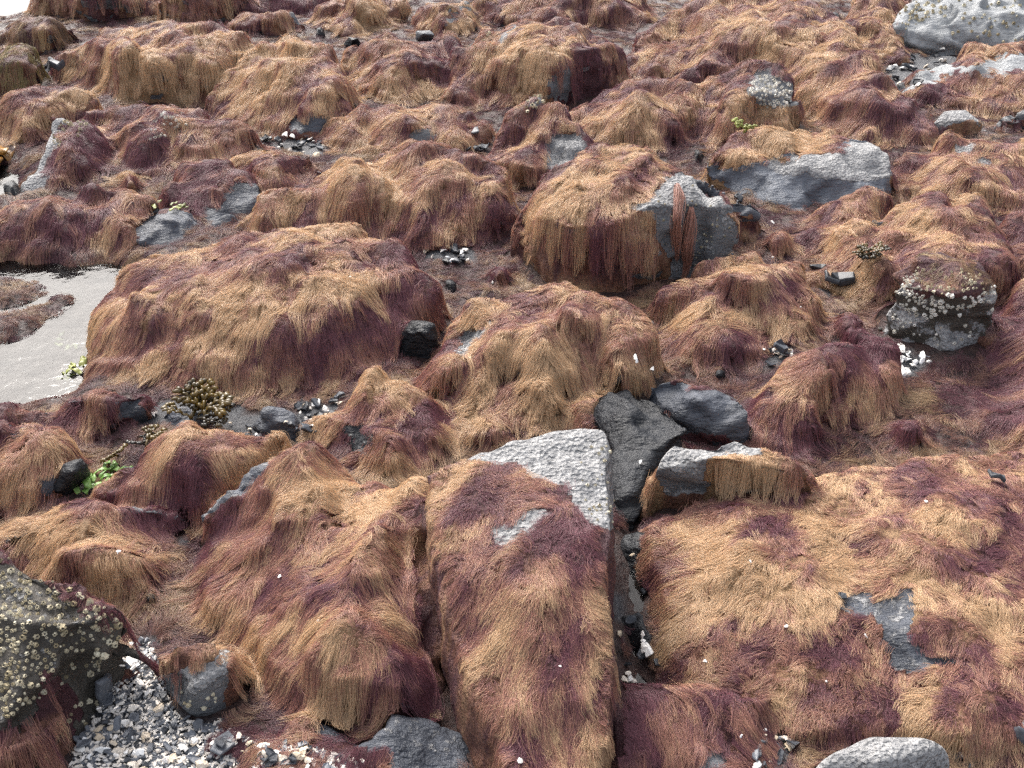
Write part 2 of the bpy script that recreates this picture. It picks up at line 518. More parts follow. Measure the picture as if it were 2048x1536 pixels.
R('wet_slab', 'thin wet slate slab with shell bits, tilted over the crevice',
  [(1288,765,9),(1360,748,12),(1460,772,12),(1505,815,11),(1495,850,7),(1440,862,5),(1370,842,5),(1315,812,6)], [(1400,800,11.5)], mat='slate', name='slab', gold=-0.3, crisp=1, vox=0.010,
  bare=[[(1280,770),(1330,757),(1380,775),(1440,780),(1520,830),(1500,880),(1370,860),(1290,820)]], crust=0.12)
R('maroon_mound', 'rounded maroon mound beside the white shell heap',
  [(1505,850,5),(1530,770,12),(1600,720,15),(1700,665,18),(1770,690,16),(1782,740,11),(1740,790,8),(1650,830,6),(1600,880,3),(1540,885,2)], [(1650,740,18),(1580,800,11)], gold=-0.3)
R('barnacle_cap', 'bare dark boulder capped with barnacles and green algae',
  [(1795,570,20),(1850,500,24),(1950,510,25),(1985,570,24),(1992,620,15),(1960,670,6),(1880,705,1),(1800,690,0),(1775,630,7)], [(1890,585,25),(1875,640,13),(1900,670,6)], gold=-0.1, mat='dark', crust=0.95, vox=0.010, olive=0.45, lay=0.3,
  bare=[[(1760,560),(1800,560),(1830,590),(1900,600),(1960,590),(1985,560),(2010,560),(2010,640),(1960,720),(1780,720)]], dens=0.5)
R('green_mound', 'golden weedy rise behind the green-capped barnacle boulder',
  [(1640,560,0),(1680,480,8),(1740,430,15),(1830,400,20),(1950,395,22),(2000,450,21),(2010,540,17),(1940,520,19),(1850,505,17),(1790,560,9),(1740,600,2)], [(1870,450,22),(1790,490,14)], gold=0.06)
R('edge_mound', 'maroon slope running down to the white shell heap past the barnacle boulder',
  [(1985,640,9),(2060,560,17),(2180,560,18),(2180,900,13),(2000,840,3),(1880,780,0),(1950,710,1)], [(2060,700,14),(2000,770,6)], gold=-0.15)
R('mid_mound', 'shaggy mound with long golden fringe below the split boulder',
  [(1322,640,4),(1340,580,11),(1400,530,16),(1500,495,19),(1590,520,18),(1622,570,13),(1605,650,5),(1560,705,1),(1480,715,0),(1380,710,0),(1330,690,1)], [(1450,570,19),(1540,580,18),(1430,640,12),(1530,650,9)], gold=0.02)
R('split_boulder', 'tall boulder draped in maroon weed with a bare split grey shoulder',
  [(1022,450,13),(1050,380,25),(1110,330,31),(1200,285,35),(1300,290,35),(1380,335,31),(1470,430,23),(1487,465,19),(1470,487,13),(1390,535,4),(1320,570,0),(1270,602,-2),(1170,590,0),(1080,560,0),(1032,500,3)],
  [(1150,370,33),(1250,365,34),(1110,450,24),(1200,460,25),(1300,410,31),(1390,410,27),(1400,480,14),(1320,490,16),(1200,540,9)], gold=0.05, crisp=2, vox=0.011, mat='pale', lay=0.8,
  bare=[[(1255,405),(1300,400),(1310,385),(1330,350),(1370,345),(1420,370),(1495,455),(1500,500),(1400,560),(1340,580),(1335,520),(1310,480),(1315,440),(1260,415)]], crust=0.6)
R('thin_slab', 'thin grey slab leaning behind the split boulder',
  [(1362,338,26),(1440,378,20),(1520,408,12),(1518,440,7),(1465,425,12),(1400,370,20)], [(1460,402,15)], name='slab', gold=0, dens=0.4, vox=0.009,
  bare=[[(1355,330),(1420,360),(1530,400),(1530,450),(1460,420),(1400,380)]], crust=0.35, mat='slate')
R('centre_mound', 'shaggy golden boulder with two small bare grey spots, in front of the split boulder',
  [(868,720,11),(930,640,18),(1000,590,24),(1110,560,27),(1180,578,27),(1260,610,26),(1282,660,22),(1258,730,13),(1222,800,4),(1170,850,0),(1080,880,-1),(960,895,-1),(900,865,1),(868,790,5)],
  [(1020,640,28),(1150,640,28),(960,700,20),(1080,730,20),(1180,720,18),(1000,790,10),(1110,800,9)], gold=0.02,
  bare=[[(905,712),(930,660),(985,640),(960,670),(945,695),(925,712)],[(985,735),(1010,715),(1040,722),(1040,735),(1000,745)]], crust=0.5)
R('saddle_mound', 'small hunched boulder with a wet black cheek, leaning on the shaggy golden boulder',
  [(702,800,11),(740,745,16),(800,750,16),(850,790,13),(872,860,8),(862,930,2),(800,970,-2),(720,940,0),(640,905,0),(605,865,2),(660,830,6)], [(760,790,17),(805,830,13),(770,890,7),(690,870,8)], gold=0.0, mat='wet',
  bare=[[(690,855),(730,845),(745,880),(735,915),(700,905)]], crust=0.05)
R('great_boulder', 'huge low golden boulder lying in the edge of the tide pool',
  [(168,660,3),(200,600,10),(260,540,17),(380,490,24),(500,462,27),(650,448,28),(760,468,27),(830,515,24),(872,580,17),(850,640,11),(790,690,6),(700,770,0),(620,800,-2),(480,815,-2),(330,800,-2),(220,770,-3),(182,730,-2)],
  [(350,560,25),(500,540,29),(650,530,29),(760,560,25),(270,630,17),(420,640,20),(560,650,21),(680,640,18),(350,730,8),(520,745,8)], gold=0.12, vox=0.016, rough=0.55)
R('wet_stump', 'black wet lump of slate at the foot of the huge golden boulder',
  [(785,665,7),(820,635,11),(870,650,11),(885,690,6),(840,715,0),(795,722,0)], [(835,660,12)], nohair=True, mat='wet', name='rock', vox=0.009, crust=0.1)
# --- left bank
R('pool_rock', 'rust-brown weedy rock between tide pool and bladder wrack',
  [(122,840,3),(130,782,11),(200,770,13),(280,785,11),(292,822,5),(230,850,2),(185,885,0),(140,885,0)], [(200,800,13)], gold=-0.12, mat='slate',
  bare=[[(230,815),(300,805),(300,840),(240,845)]])
R('left_rock', 'rust-brown rock with a bare grey nose by the black slate wedge',
  [(-90,900,6),(0,855,13),(50,845,15),(100,870,13),(132,920,9),(125,985,2),(60,1015,0),(-90,1015,0)], [(40,900,15)], gold=-0.1, mat='slate',
  bare=[[(10,870),(40,845),(50,865),(25,885)],[(80,950),(110,940),(110,980),(85,985)]], dens=0.8)
R('wedge', 'black wet slate wedge beside the bright green sea lettuce',
  [(118,985,2),(125,930,9),(165,915,9),(178,935,6),(160,975,0),(130,992,0)], [(145,945,9)], nohair=True, mat='wet', name='rock', vox=0.008)
R('pool_edge', 'dark low weedy rock on the near shore of the tide pool', [(-90,830,4),(20,812,6),(90,815,6),(118,840,3),(70,860,0),(-90,865,0)], [(20,830,6)], gold=-0.4, name='rock')
R('flat_slate', 'flat blue-grey slate under the bladder wrack', [(305,842,0),(330,815,4),(375,812,4),(420,840,3),(380,860,0),(330,858,0)], [(355,832,4)], nohair=True, mat='slate', name='slab', vox=0.008)
R('corner_slate', 'square blue-grey slate block by the bladder wrack', [(500,850,2),(530,815,6),(590,820,7),(602,855,5),(590,885,0),(535,880,0)], [(560,845,6.5)], nohair=True, mat='slate', name='rock', vox=0.008, crust=0.1)
# --- second row
R('twin_mound', 'golden boulder with dark maroon partings behind the huge golden boulder',
  [(480,440,3),(575,395,10),(640,345,16),(740,300,20),(850,290,22),(940,310,22),(1000,355,19),(1018,420,10),(1000,462,2),(900,490,0),(800,490,0),(740,475,2),(640,455,5),(540,455,4)],
  [(700,360,18),(850,350,22),(800,420,12),(940,395,16),(640,400,12)], gold=0.04)
R('peak', 'pointed rock with white barnacles on its tip',
  [(978,310,7),(1030,240,18),(1070,192,26),(1110,205,25),(1150,250,19),(1182,290,13),(1150,335,7),(1090,362,3),(1030,402,0),(1000,380,0),(955,340,2)], [(1080,240,22),(1060,300,13)], gold=-0.02,
  bare=[[(1090,330),(1095,275),(1120,260),(1160,265),(1182,290),(1150,340)],[(1050,215),(1065,190),(1095,195),(1090,210)]], crust=0.45)
R('wave_mound', 'dark brown wavy weed bank by the small barnacled hump',
  [(440,330,5),(520,300,10),(620,310,11),(662,340,7),(610,375,2),(530,390,0),(460,365,1)], [(560,335,10)], gold=0.0)
R('grey_hump', 'small dark hump with shaggy brown cap and bare grey flank by green algae',
  [(342,350,7),(390,310,12),(460,312,13),(510,350,10),(530,390,6),(490,430,0),(420,462,-2),(370,440,0),(348,400,3)], [(430,350,13),(440,400,6)], gold=-0.35, mat='slate', dens=0.75,
  bare=[[(462,365),(500,365),(535,390),(500,440),(420,470),(390,440),(400,415),(450,410)]])
R('left_bank', 'low brown weed bank above the tide pool',
  [(-90,430,5),(60,390,10),(200,370,12),(290,400,9),(255,470,3),(180,512,-3),(60,505,-3),(-90,505,0)], [(140,420,11),(50,450,7)], gold=-0.12, dens=0.9)
R('slate_lump', 'dark angular slate poking from the brown weed bank', [(228,415,4),(245,395,10),(280,392,10),(294,412,7),(260,440,2),(238,432,2)], [(262,405,10)], nohair=True, mat='slate', name='rock', vox=0.009)
R('cracked_slate', 'cracked dark slate plates below the small dark hump', [(268,480,0),(300,425,5),(360,420,6),(400,440,4),(380,470,0),(320,510,-2)], [(340,450,5)], dens=0.12, gold=-0.4, mat='slate', name='rock', vox=0.009,
  bare=[[(260,500),(290,420),(410,425),(400,480),(320,520)]])
R('pale_edge', 'brown barnacled rock with a long pale cream face beside the small pool',
  [(42,388,-2),(80,310,9),(115,238,17),(180,235,17),(212,275,11),(190,330,4),(120,380,0),(70,398,-2)], [(130,290,14)], gold=-0.3, crust=0.85,
  bare=[[(30,400),(60,300),(112,225),(150,232),(115,275),(100,320),(95,360),(80,400)]])
R('dark_bank', 'dark weed hump with a cluster of pale barnacles on its side',
  [(185,240,9),(260,205,14),(360,210,16),(450,240,13),(492,290,5),(430,335,1),(330,355,0),(230,345,0),(180,300,4)], [(330,260,14)], gold=-0.12)
R('rim_mound', 'plain golden-brown dome at the edge of the small pool',
  [(-90,260,8),(0,200,16),(70,160,21),(140,165,20),(178,200,13),(172,240,6),(110,292,-2),(40,302,-3),(-90,312,-2)], [(80,205,19)], gold=0.05)
R('centre_bank', 'flat shaggy bank with grey spots between the fringed boulders',
  [(640,275,2),(700,215,11),(800,195,13),(900,210,13),(972,240,7),(960,285,1),(880,305,0),(740,305,0)], [(800,240,12)], gold=0.02,
  bare=[[(820,270),(835,258),(860,262),(865,285),(830,290)]])
R('curtain', 'boulder with heavy hanging curtains of golden and maroon weed',
  [(898,190,5),(930,110,18),(980,60,27),(1060,35,31),(1160,48,30),(1240,88,25),(1252,130,15),(1232,172,5),(1150,205,0),(1060,228,-2),(990,215,0)],
  [(1060,90,31),(1170,95,29),(1000,130,20),(1100,150,19),(1200,140,15)], gold=0.05,
  bare=[[(1095,170),(1110,140),(1135,130),(1145,175),(1130,200),(1100,205)],[(995,75),(1030,52),(1038,58),(1005,85)]], crust=0.3)
R('fringe', 'low fringed boulder next to the boulder with heavy hanging curtains',
  [(688,150,6),(710,95,16),(800,75,19),(900,75,20),(932,110,16),(922,160,6),(880,202,0),(780,208,0),(710,192,0)], [(800,112,19),(820,150,11)], gold=0.02)
R('top_dome', 'big flat-topped golden boulder with a combed vertical fringe',
  [(128,130,9),(170,80,19),(250,55,24),(390,38,28),(470,65,27),(508,100,20),(485,150,9),(420,195,1),(300,202,0),(200,182,0),(138,160,3)], [(250,100,25),(380,90,27),(300,132,20),(420,130,19)], gold=0.10)
R('ridge', 'long sloping golden ridge ending in a slate foot',
  [(415,185,9),(500,112,19),(580,60,25),(650,90,25),(682,150,20),(692,200,13),(682,250,3),(600,265,0),(530,252,0),(450,228,2)], [(560,140,21),(620,180,17),(560,200,11)], gold=0.08,
  bare=[[(575,262),(580,238),(690,225),(690,262)]], mat='slate')
R('olive_bank', 'olive-brown weedy rock at the sea edge', [(-90,110,15),(0,85,20),(50,85,20),(72,130,15),(62,172,5),(30,202,-3),(-90,208,-3)], [(20,120,18)], gold=-0.2, olive=0.7)
R('olive_cap', 'small weedy rock with olive tufts by the open water', [(0,75,5),(30,35,15),(110,27,17),(147,50,11),(138,78,2),(90,98,0),(20,95,0)], [(80,55,15)], gold=0.0, olive=0.4)
R('gap_stone', 'bare grey angular stone wedged in the gap beside the flat-topped golden boulder', [(78,130,4),(90,100,14),(120,110,10),(128,140,4),(110,160,0),(75,160,0)], [(98,125,9)], nohair=True, mat='slate', name='rock', crust=0.15)
# --- upper middle and right
R('lichen_bank', 'flat brown weed bank scattered with small barnacles, beside the pointed rock',
  [(1115,225,9),(1200,172,15),(1300,150,19),(1392,172,18),(1345,250,8),(1275,292,0),(1200,272,2),(1150,255,4)], [(1270,205,16)], gold=0.02)
R('barnacle_hump', 'hump capped by a pale barnacle crust',
  [(1325,220,12),(1400,165,17),(1500,135,23),(1570,150,23),(1598,190,17),(1582,235,8),(1540,272,1),(1440,285,0),(1365,285,0)], [(1480,190,20),(1545,195,18)], gold=0.0,
  bare=[[(1495,180),(1510,145),(1560,145),(1600,180),(1590,215),(1540,215),(1500,205)]], crust=0.4)
R('far_mass', 'large tumbled mass of golden weed over boulders',
  [(1250,135,5),(1290,60,18),(1380,10,26),(1500,-20,30),(1620,0,31),(1690,60,26),(1740,130,20),(1690,190,12),(1650,215,6),(1600,190,8),(1500,140,10),(1400,150,6),(1330,155,3)], [(1450,60,25),(1560,60,28),(1620,120,21),(1500,110,15)], gold=0.02)
R('smooth_dome', 'smooth tapering brown dome at the foot of the large tumbled mass',
  [(1650,225,6),(1670,165,16),(1730,140,19),(1800,180,17),(1860,225,11),(1872,262,4),(1800,288,0),(1700,270,2)], [(1740,190,18),(1790,230,12)], gold=-0.02)
R('grey_block', 'flat-topped grey block with a bare corner and dark blue-grey cleaved face',
  [(1405,330,9),(1425,305,12),(1480,265,15),(1600,250,17),(1740,270,17),(1782,300,15),(1775,350,9),(1752,400,3),(1650,425,-1),(1610,465,-4),(1540,442,-4),(1450,380,0)],
  [(1560,288,16),(1700,298,16),(1640,335,13.5),(1540,325,13),(1600,390,3),(1700,370,8)], gold=0.1, crisp=2, mat='bluegrey', vox=0.012, lay=0.7,
  bare=[[(1400,340),(1440,335),(1540,318),(1600,315),(1680,298),(1720,270),(1790,260),(1790,420),(1610,480),(1530,450)]], crust=0.62, crust_poly=[(1540,316),(1680,296),(1740,262),(1800,290),(1780,360),(1700,365),(1560,350),(1535,335)])
R('sill', 'low bare grey stone in the gap beside the smooth tapering dome', [(1600,205,4),(1640,190,9),(1670,205,8),(1668,240,1),(1620,245,0)], [(1640,212,7)], gold=0, dens=0.3, mat='pale', name='rock', bare=[[(1610,195),(1680,195),(1675,240),(1640,225)]], crust=0.4)
R('great_grey', 'great bare pale grey boulder dotted with barnacles',
  [(1788,50,14),(1830,-20,24),(1950,-70,30),(2150,-70,32),(2150,85,8),(2000,106,2),(1880,98,2),(1810,78,6)], [(1900,25,20),(2020,40,18),(1900,78,9),(2020,85,8)], nohair=True, crust=0.22, name='boulder', vox=0.014, mat='palest', soft=0.10)
R('far_slab', 'pale grey slab with an overhanging brown weed skirt',
  [(1812,185,4),(1880,120,11),(1960,97,14),(2150,95,15),(2150,150,13),(2150,215,1),(2000,228,0),(1900,205,1)], [(1950,130,13),(1960,165,10),(2050,150,13)], gold=-0.1, name='slab', mat='palest',
  bare=[[(1800,195),(1860,120),(1900,110),(1910,130),(1960,128),(2040,105),(2150,105),(2150,130),(2040,142),(1980,150),(1910,145),(1860,165)]], crust=0.25)
R('pale_cobble', 'small pale round cobble below the pale slab with the weed skirt', [(1868,245,5),(1890,220,9),(1930,218,9),(1962,245,6),(1950,268,0),(1890,270,0)], [(1915,240,8)], gold=0.0, dens=0.3, crust=0.6, name='cobble', vox=0.010,
  bare=[[(1860,270),(1870,220),(1940,210),(1970,250),(1930,245),(1890,250)]])
R('blade_slab', 'long thin pale slab edge next to the small pale round cobble', [(1955,262,0),(1990,240,6),(2060,215,11),(2150,195,13),(2150,235,4),(2040,255,1)], [(2050,235,8)], gold=-0.2, dens=0.5, name='slab', crust=0.5,
  bare=[[(1945,270),(2000,225),(2150,185),(2150,215),(2020,245)]], vox=0.010)
R('right_bank', 'broad golden-brown bank with small bare grey patches behind the green-capped boulder',
  [(1765,345,3),(1830,295,11),(1950,275,15),(2150,268,17),(2150,420,8),(1990,425,2),(1880,405,0),(1795,385,1)], [(1950,335,13)], gold=0.08,
  bare=[[(1905,300),(1930,285),(1955,288),(1940,308)],[(1940,318),(1975,312),(1980,330),(1950,330)]], crust=0.5)
R('knot', 'dark knotted weed rock with a hollow under it beside the grey block',
  [(1580,470,2),(1640,420,8),(1700,390,12),(1780,400,13),(1790,450,9),(1760,490,3),(1700,510,0),(1620,520,0)], [(1700,430,11)], gold=-0.1,
  bare=[[(1750,480),(1755,440),(1790,440),(1790,490)]], mat='slate')
R('far_right', 'maroon bank with dark hollow at the shoulder of the golden weedy rise', [(1995,480,7),(2030,425,14),(2150,415,15),(2150,600,4),(2040,580,2),(2000,540,3)], [(2070,480,12)], gold=-0.2)
# --- top row
R('sea_block', 'dark-fringed rock standing at the sea edge', [(72,35,-3),(78,-30,18),(200,-70,26),(320,-50,22),(305,20,4),(200,42,-3)], [(190,-10,18)], gold=-0.1)
R('hanging', 'tall rock with long hanging brown weed behind the flat-topped golden boulder', [(318,22,6),(320,-40,28),(400,-80,34),(475,-45,24),(458,20,5),(400,50,0)], [(390,-15,22)], gold=0.15)
R('flat_far', 'small dull brown stone with a bare grey corner', [(445,62,1),(480,20,11),(580,20,13),(612,45,7),(560,72,0)], [(530,40,11)], gold=-0.2, mat='slate', bare=[[(575,20),(615,25),(615,60),(580,50)]])
R('dark_gap_rock', 'shadowed dark rock behind the small dull brown stone', [(455,20,4),(480,-50,18),(580,-60,20),(650,-30,14),(625,25,2)], [(560,-20,15)], gold=-0.45)
R('tan_far', 'smooth tan weed hump behind the long sloping ridge', [(615,45,3),(660,0,14),(760,-25,19),(812,10,11),(795,58,0),(700,70,0)], [(720,15,14)], gold=0.12)
R('striped', 'tan hump with a bare pale stripe', [(828,52,2),(860,5,14),(930,-2,16),(962,30,8),(890,78,0)], [(890,25,14)], gold=0.12, bare=[[(885,60),(900,30),(940,8),(960,12),(920,28),(900,52)]], crust=0.4)
R('far_centre', 'far weed bank behind the boulder with hanging curtains', [(945,25,5),(1000,-45,19),(1120,-70,24),(1260,-40,18),(1285,35,3),(1100,40,4)], [(1120,-15,17)], gold=0.0)
R('far_gap', 'weedy shoulder in front of the great bare grey boulder', [(1680,70,7),(1720,0,18),(1800,-45,24),(1815,60,9),(1800,120,0),(1720,120,0)], [(1750,45,13)], gold=0.02)
R('small_pale', 'small squared pale cobble between the fringed boulders', [(824,75,2),(830,60,7),(862,58,7),(872,70,5),(865,82,0),(830,84,0)], [(848,68,7)], nohair=True, mat='pale', name='cobble', vox=0.010, crust=0.1)
R('dark_oval', 'dark oval wet cobble beside the low fringed boulder', [(680,85,2),(695,72,6),(720,75,6),(722,88,1),(700,95,0)], [(705,80,6)], nohair=True, mat='wet', name='cobble', vox=0.010)
R('hole_stone', 'black wet stone deep in the crevice beside the long slab', [(1238,1085,-1),(1262,1055,3),(1298,1058,3),(1305,1110,0),(1290,1160,-4),(1250,1150,-5)], [(1275,1095,2)], nohair=True, mat='wet', name='rock', vox=0.008)
R('hole_stone_low', 'black wet stone under the lip of the wide flat weed bed', [(1235,1230,-2),(1285,1215,2),(1315,1280,2),(1345,1370,-2),(1290,1375,-6),(1245,1300,-5)], [(1290,1290,1)], nohair=True, mat='wet', name='rock', vox=0.008)

# --- the same shore going on past the sides of the frame
R('off_apron', 'weedy low rock continuing the flat bed of weed fans', [(2170,900,8),(2400,880,12),(2700,900,10),(2750,1300,6),(2600,1560,2),(2300,1580,2),(2160,1500,3),(2165,1200,6)], [(2400,1050,15),(2420,1300,10)], gold=0.0, dens=0.5)
R('off_slope', 'weedy boulder past the maroon slope', [(2170,640,10),(2280,570,18),(2480,560,20),(2620,640,12),(2640,800,2),(2400,880,0),(2180,860,4)], [(2380,680,18),(2380,780,8)], gold=-0.05, dens=0.5)
R('off_bank', 'weedy boulder past the maroon bank with dark hollow', [(2140,420,8),(2240,330,17),(2420,320,18),(2520,400,10),(2500,500,1),(2320,545,0),(2150,530,2)], [(2320,420,15)], gold=0.05, dens=0.5)
R('off_slab', 'weedy boulder past the long thin pale slab', [(2140,240,6),(2210,150,17),(2380,140,19),(2450,210,8),(2420,280,0),(2240,300,0)], [(2290,210,15)], gold=0.0, dens=0.5)
R('off_left', 'weedy boulder past the barnacled boulder', [(-640,1200,8),(-450,1090,20),(-220,1080,20),(-130,1180,14),(-150,1400,6),(-300,1560,0),(-600,1500,0)], [(-350,1220,22),(-350,1380,12)], gold=-0.1, dens=0.5)
R('off_left_low', 'low weedy rock past the rust-brown rock with grey nose', [(-480,930,6),(-300,860,12),(-130,880,10),(-110,980,4),(-200,1050,0),(-440,1050,0)], [(-280,930,12)], gold=-0.1, dens=0.5)
FILL = [(60,185,9,1),(150,215,8,0),(520,275,8,0),(660,240,8,1),(690,285,9,0),(760,315,7,0),(1010,255,10,1),(960,230,8,0),(1240,150,10,0),(1290,130,9,1),(1255,245,8,0),(1400,300,9,1),(1345,335,8,0),
        (1690,130,9,1),(1760,250,8,1),(1830,255,8,0),(1800,230,7,1),(1600,500,7,0),(1560,470,8,0),(1660,520,6,1),(1640,620,8,0),(1700,640,9,0),(1590,740,7,1),(930,520,8,0),(1000,540,9,0),(900,560,7,1),(940,590,9,0),
        (720,735,7,0),(690,840,6,1),(640,890,6,0),(470,900,6,0),(570,300,6,0),(310,370,7,0),(260,350,8,0),(90,360,6,1),(20,365,10,1),(560,275,6,1),(1330,760,7,0),(1480,730,8,0),(1440,740,6,1),(1860,790,9,0),(1900,880,10,0),(1820,850,9,0),
        (1950,560,8,0),(880,245,6,1),(640,60,8,1),(820,40,9,0),(1290,45,10,0),(1670,30,9,1),(830,690,6,1),(900,740,5,1),(350,1110,5,1),(380,1180,6,0),(300,1190,5,1),(470,1330,6,0),(520,1400,5,0)]
frng = random.Random(5)
NEAR = {'slab': 'long tilted slab', 'mound': 'broad rounded boulder', 'low_mound': 'low pinkish boulder', 'hollow_mound': 'dark hollow', 'apron': 'flat bed of weed fans', 'maroon_mound': 'rounded maroon mound',
        'barnacle_cap': 'green-capped barnacle boulder', 'green_mound': 'golden weedy rise', 'edge_mound': 'maroon slope', 'mid_mound': 'shaggy mound with golden fringe', 'split_boulder': 'tall split boulder',
        'centre_mound': 'shaggy golden boulder', 'saddle_mound': 'hunched boulder', 'great_boulder': 'huge golden boulder', 'twin_mound': 'golden boulder with maroon partings', 'peak': 'pointed rock', 'left_bank': 'brown weed bank',
        'dark_bank': 'dark weed hump', 'rim_mound': 'plain dome by the small pool', 'curtain': 'boulder with hanging curtains', 'top_dome': 'flat-topped golden boulder', 'ridge': 'long sloping ridge', 'barnacle_hump': 'barnacle-crusted hump',
        'far_mass': 'large tumbled weed mass', 'smooth_dome': 'smooth tapering dome', 'grey_block': 'flat-topped grey block', 'right_bank': 'broad golden-brown bank', 'striped': 'tan hump with pale stripe', 'centre_bank': 'flat shaggy bank',
        'wet_slab': 'thin wet slate slab', 'pale_edge': 'rock with long cream face', 'fringe': 'low fringed boulder', 'lichen_bank': 'flat brown weed bank', 'notched': 'notched grey rock'}
CEN = {r['key']: (np.mean([q[0] for q in r['out']]), np.mean([q[1] for q in r['out']])) for r in ROCKS}
def near_name(u, v):
    return NEAR[min(NEAR, key=lambda k_: ((CEN[k_][0] - u) / 1.3) ** 2 + (CEN[k_][1] - v) ** 2)]
for k, (u, v, sz, bare_) in enumerate(FILL):
    if not bare_ and k % 3:
        continue
    sz = sz * (0.62 if bare_ else 1.0)
    hw = sz * (8.5 if bare_ else 7.0) * FPX / 2010 / 3.0 * (0.55 + 0.6 * v / 900)
    pts = []
    for j in range(6):
        a = j / 6 * 6.283 + frng.uniform(-0.3, 0.3)
        back = -math.sin(a)
        rr_ = frng.uniform(0.75, 1.15)
        pts.append((u + hw * rr_ * math.cos(a) * 1.25, v - hw * rr_ * back * -0.55, max(0.0, sz * (0.35 + 0.55 * max(0, -math.sin(a))))))
    R('fill%d' % k, ('small dark wet stone half buried in weed beside the ' if bare_ else 'small weed-covered stone in the gap beside the ') + near_name(u, v), pts, [(u + frng.uniform(-3, 3), v - 2, sz * 0.95)],
      name='stone', mat='wet' if bare_ else 'slate', nohair=bool(bare_), gold=frng.uniform(-0.3, 0.1), crust=0.04,
      soft=0.010 if bare_ else 0.03, grp='small dark wet stones' if bare_ else 'small weed-covered stones')

MAR, RUST, GOLD, OLIVE = [np.array(c) for c in ((0.165, 0.062, 0.077), (0.375, 0.188, 0.138), (0.590, 0.400, 0.238), (0.20, 0.19, 0.05))]
COMB = (-0.62, -0.78)
# maroon and golden places: u, v, radius u, radius v, shift
TINTS = [(430,1150,60,40,-.2),(640,1180,110,45,-.45),(800,1180,70,60,-.25),(620,1230,60,50,.45),(720,1290,70,40,.4),(830,1350,60,60,-.5),(600,1100,50,50,.3),(700,1000,120,40,.35),
 (1050,950,150,40,.12),(1150,1080,60,60,-.3),(1000,1180,60,60,-.15),(1120,1250,60,60,-.35),(950,1300,60,80,.3),(1020,1480,60,50,-.35),(1180,1330,40,40,.1),(920,1200,40,60,-.1),
 (1560,1080,60,60,-.3),(1720,1100,60,40,-.35),(1640,1070,60,40,.2),(1900,1120,60,30,-.4),(1560,1270,80,40,-.5),(1700,1260,60,60,-.4),(1480,1150,90,80,.35),(1620,1200,70,60,.3),(1900,1200,80,60,.35),(1700,1350,60,20,.35),(1900,1330,90,40,-.05),(2000,980,60,60,-.4),(1800,900,120,30,.2),(1560,940,80,30,.25),(1880,1420,80,60,.2),(1600,1430,90,40,.25),(1770,1420,20,60,-.45),(2000,1400,60,80,-.15),(1480,1320,60,50,-.3),(1850,1050,80,30,.25),
 (1600,860,60,40,-.45),(1650,900,50,40,-.45),(1680,760,60,50,.1),(1720,800,80,30,.25),(1720,690,60,30,-.3),
 (500,600,200,60,.15),(430,700,200,50,.05),(700,600,60,60,.2),(600,540,50,30,-.3),(690,640,40,40,-.5),(780,620,40,50,-.5),(560,690,40,40,-.25),(350,650,40,30,-.2),(640,700,30,60,-.3),(800,560,60,40,-.4),(760,500,120,25,-.35),
 (700,330,60,40,.2),(830,440,40,50,-.45),(920,400,60,40,-.3),(860,340,60,30,-.15),(640,370,60,20,-.3),(760,380,60,40,.3),
 (1130,400,60,40,.35),(1250,330,80,30,.1),(1250,500,90,80,-.5),(1180,530,60,60,-.4),(1120,480,40,60,-.3),(1190,440,20,60,-.45),(1170,480,20,60,.5),(1330,300,30,30,-.3),
 (1060,620,90,30,.05),(1060,690,80,50,.35),(1200,680,60,50,-.3),(1010,800,30,70,-.45),(960,780,30,60,.4),(1100,800,30,60,.4),(1140,840,30,60,-.35),(1150,590,60,30,.3),
 (800,870,50,50,-.4),(800,930,60,30,.25),(770,780,50,40,.25),(700,800,40,40,.1),
 (350,950,60,60,-.4),(420,890,80,30,.3),(300,1000,60,30,-.35),(150,1050,60,40,.25),(250,1080,60,40,.05),(330,1000,60,60,-.4),(620,950,50,30,.35),
 (1050,130,30,60,.4),(1120,110,50,30,.35),(1190,140,40,60,-.5),(970,160,40,50,-.1),(1010,170,30,40,-.15),(1130,160,30,50,-.35),(800,110,60,30,-.35),(820,160,40,50,.3),(730,150,40,50,.1),(880,110,40,40,-.4),
 (300,130,120,30,.3),(350,170,120,30,.15),(250,90,80,20,.1),(430,100,60,30,-.15),(620,170,40,40,-.25),(540,150,60,50,.2),
 (1450,40,80,30,.25),(1560,90,80,40,.1),(1500,150,80,30,-.25),(1330,110,60,30,-.05),(1700,200,60,30,-.1),(1590,280,80,20,.25),
 (1480,545,60,30,.3),(1400,620,60,40,.25),(1550,560,60,40,-.3),(1420,690,60,30,-.5),(1540,640,40,40,.3),(1850,460,70,30,.3),(1960,460,50,50,.15),(2030,450,40,80,-.4),(2030,640,40,80,-.4),(1950,830,120,50,-.1),(1380,1460,120,60,-.2)]
TINTS = np.array(TINTS, float)
def tint_shift(p):
    u, v = proj(p)
    r = np.zeros(len(p))
    for a, b, ru, rv, s in TINTS:
        q = ((u - a) / ru) ** 2 + ((v - b) / rv) ** 2
        r += s * np.exp(-np.clip(q, 0, 30) * 0.9)
    return r

def patch_of(x, y):
    w = 0.05 * fbm2(x, y, 6, 1, 2)
    al, ac = x * COMB[0] + y * COMB[1], x * COMB[1] - y * COMB[0]
    p = 0.55 * fbm2(al * 0.55 + w, ac * 1.25 + w, 11.0, 21, 2) + 0.55 * fbm2(al * 0.42 + w, ac * 1.2, 26.0, 33, 2) + 0.28 * fbm2(x, y, 3.5, 25, 1)
    return 0.60 * np.tanh(2.2 * p)

def weed_tone(p, gold):
    return 0.47 + gold + 0.58 * patch_of(p[:, 0], p[:, 1]) + 1.1 * tint_shift(p)

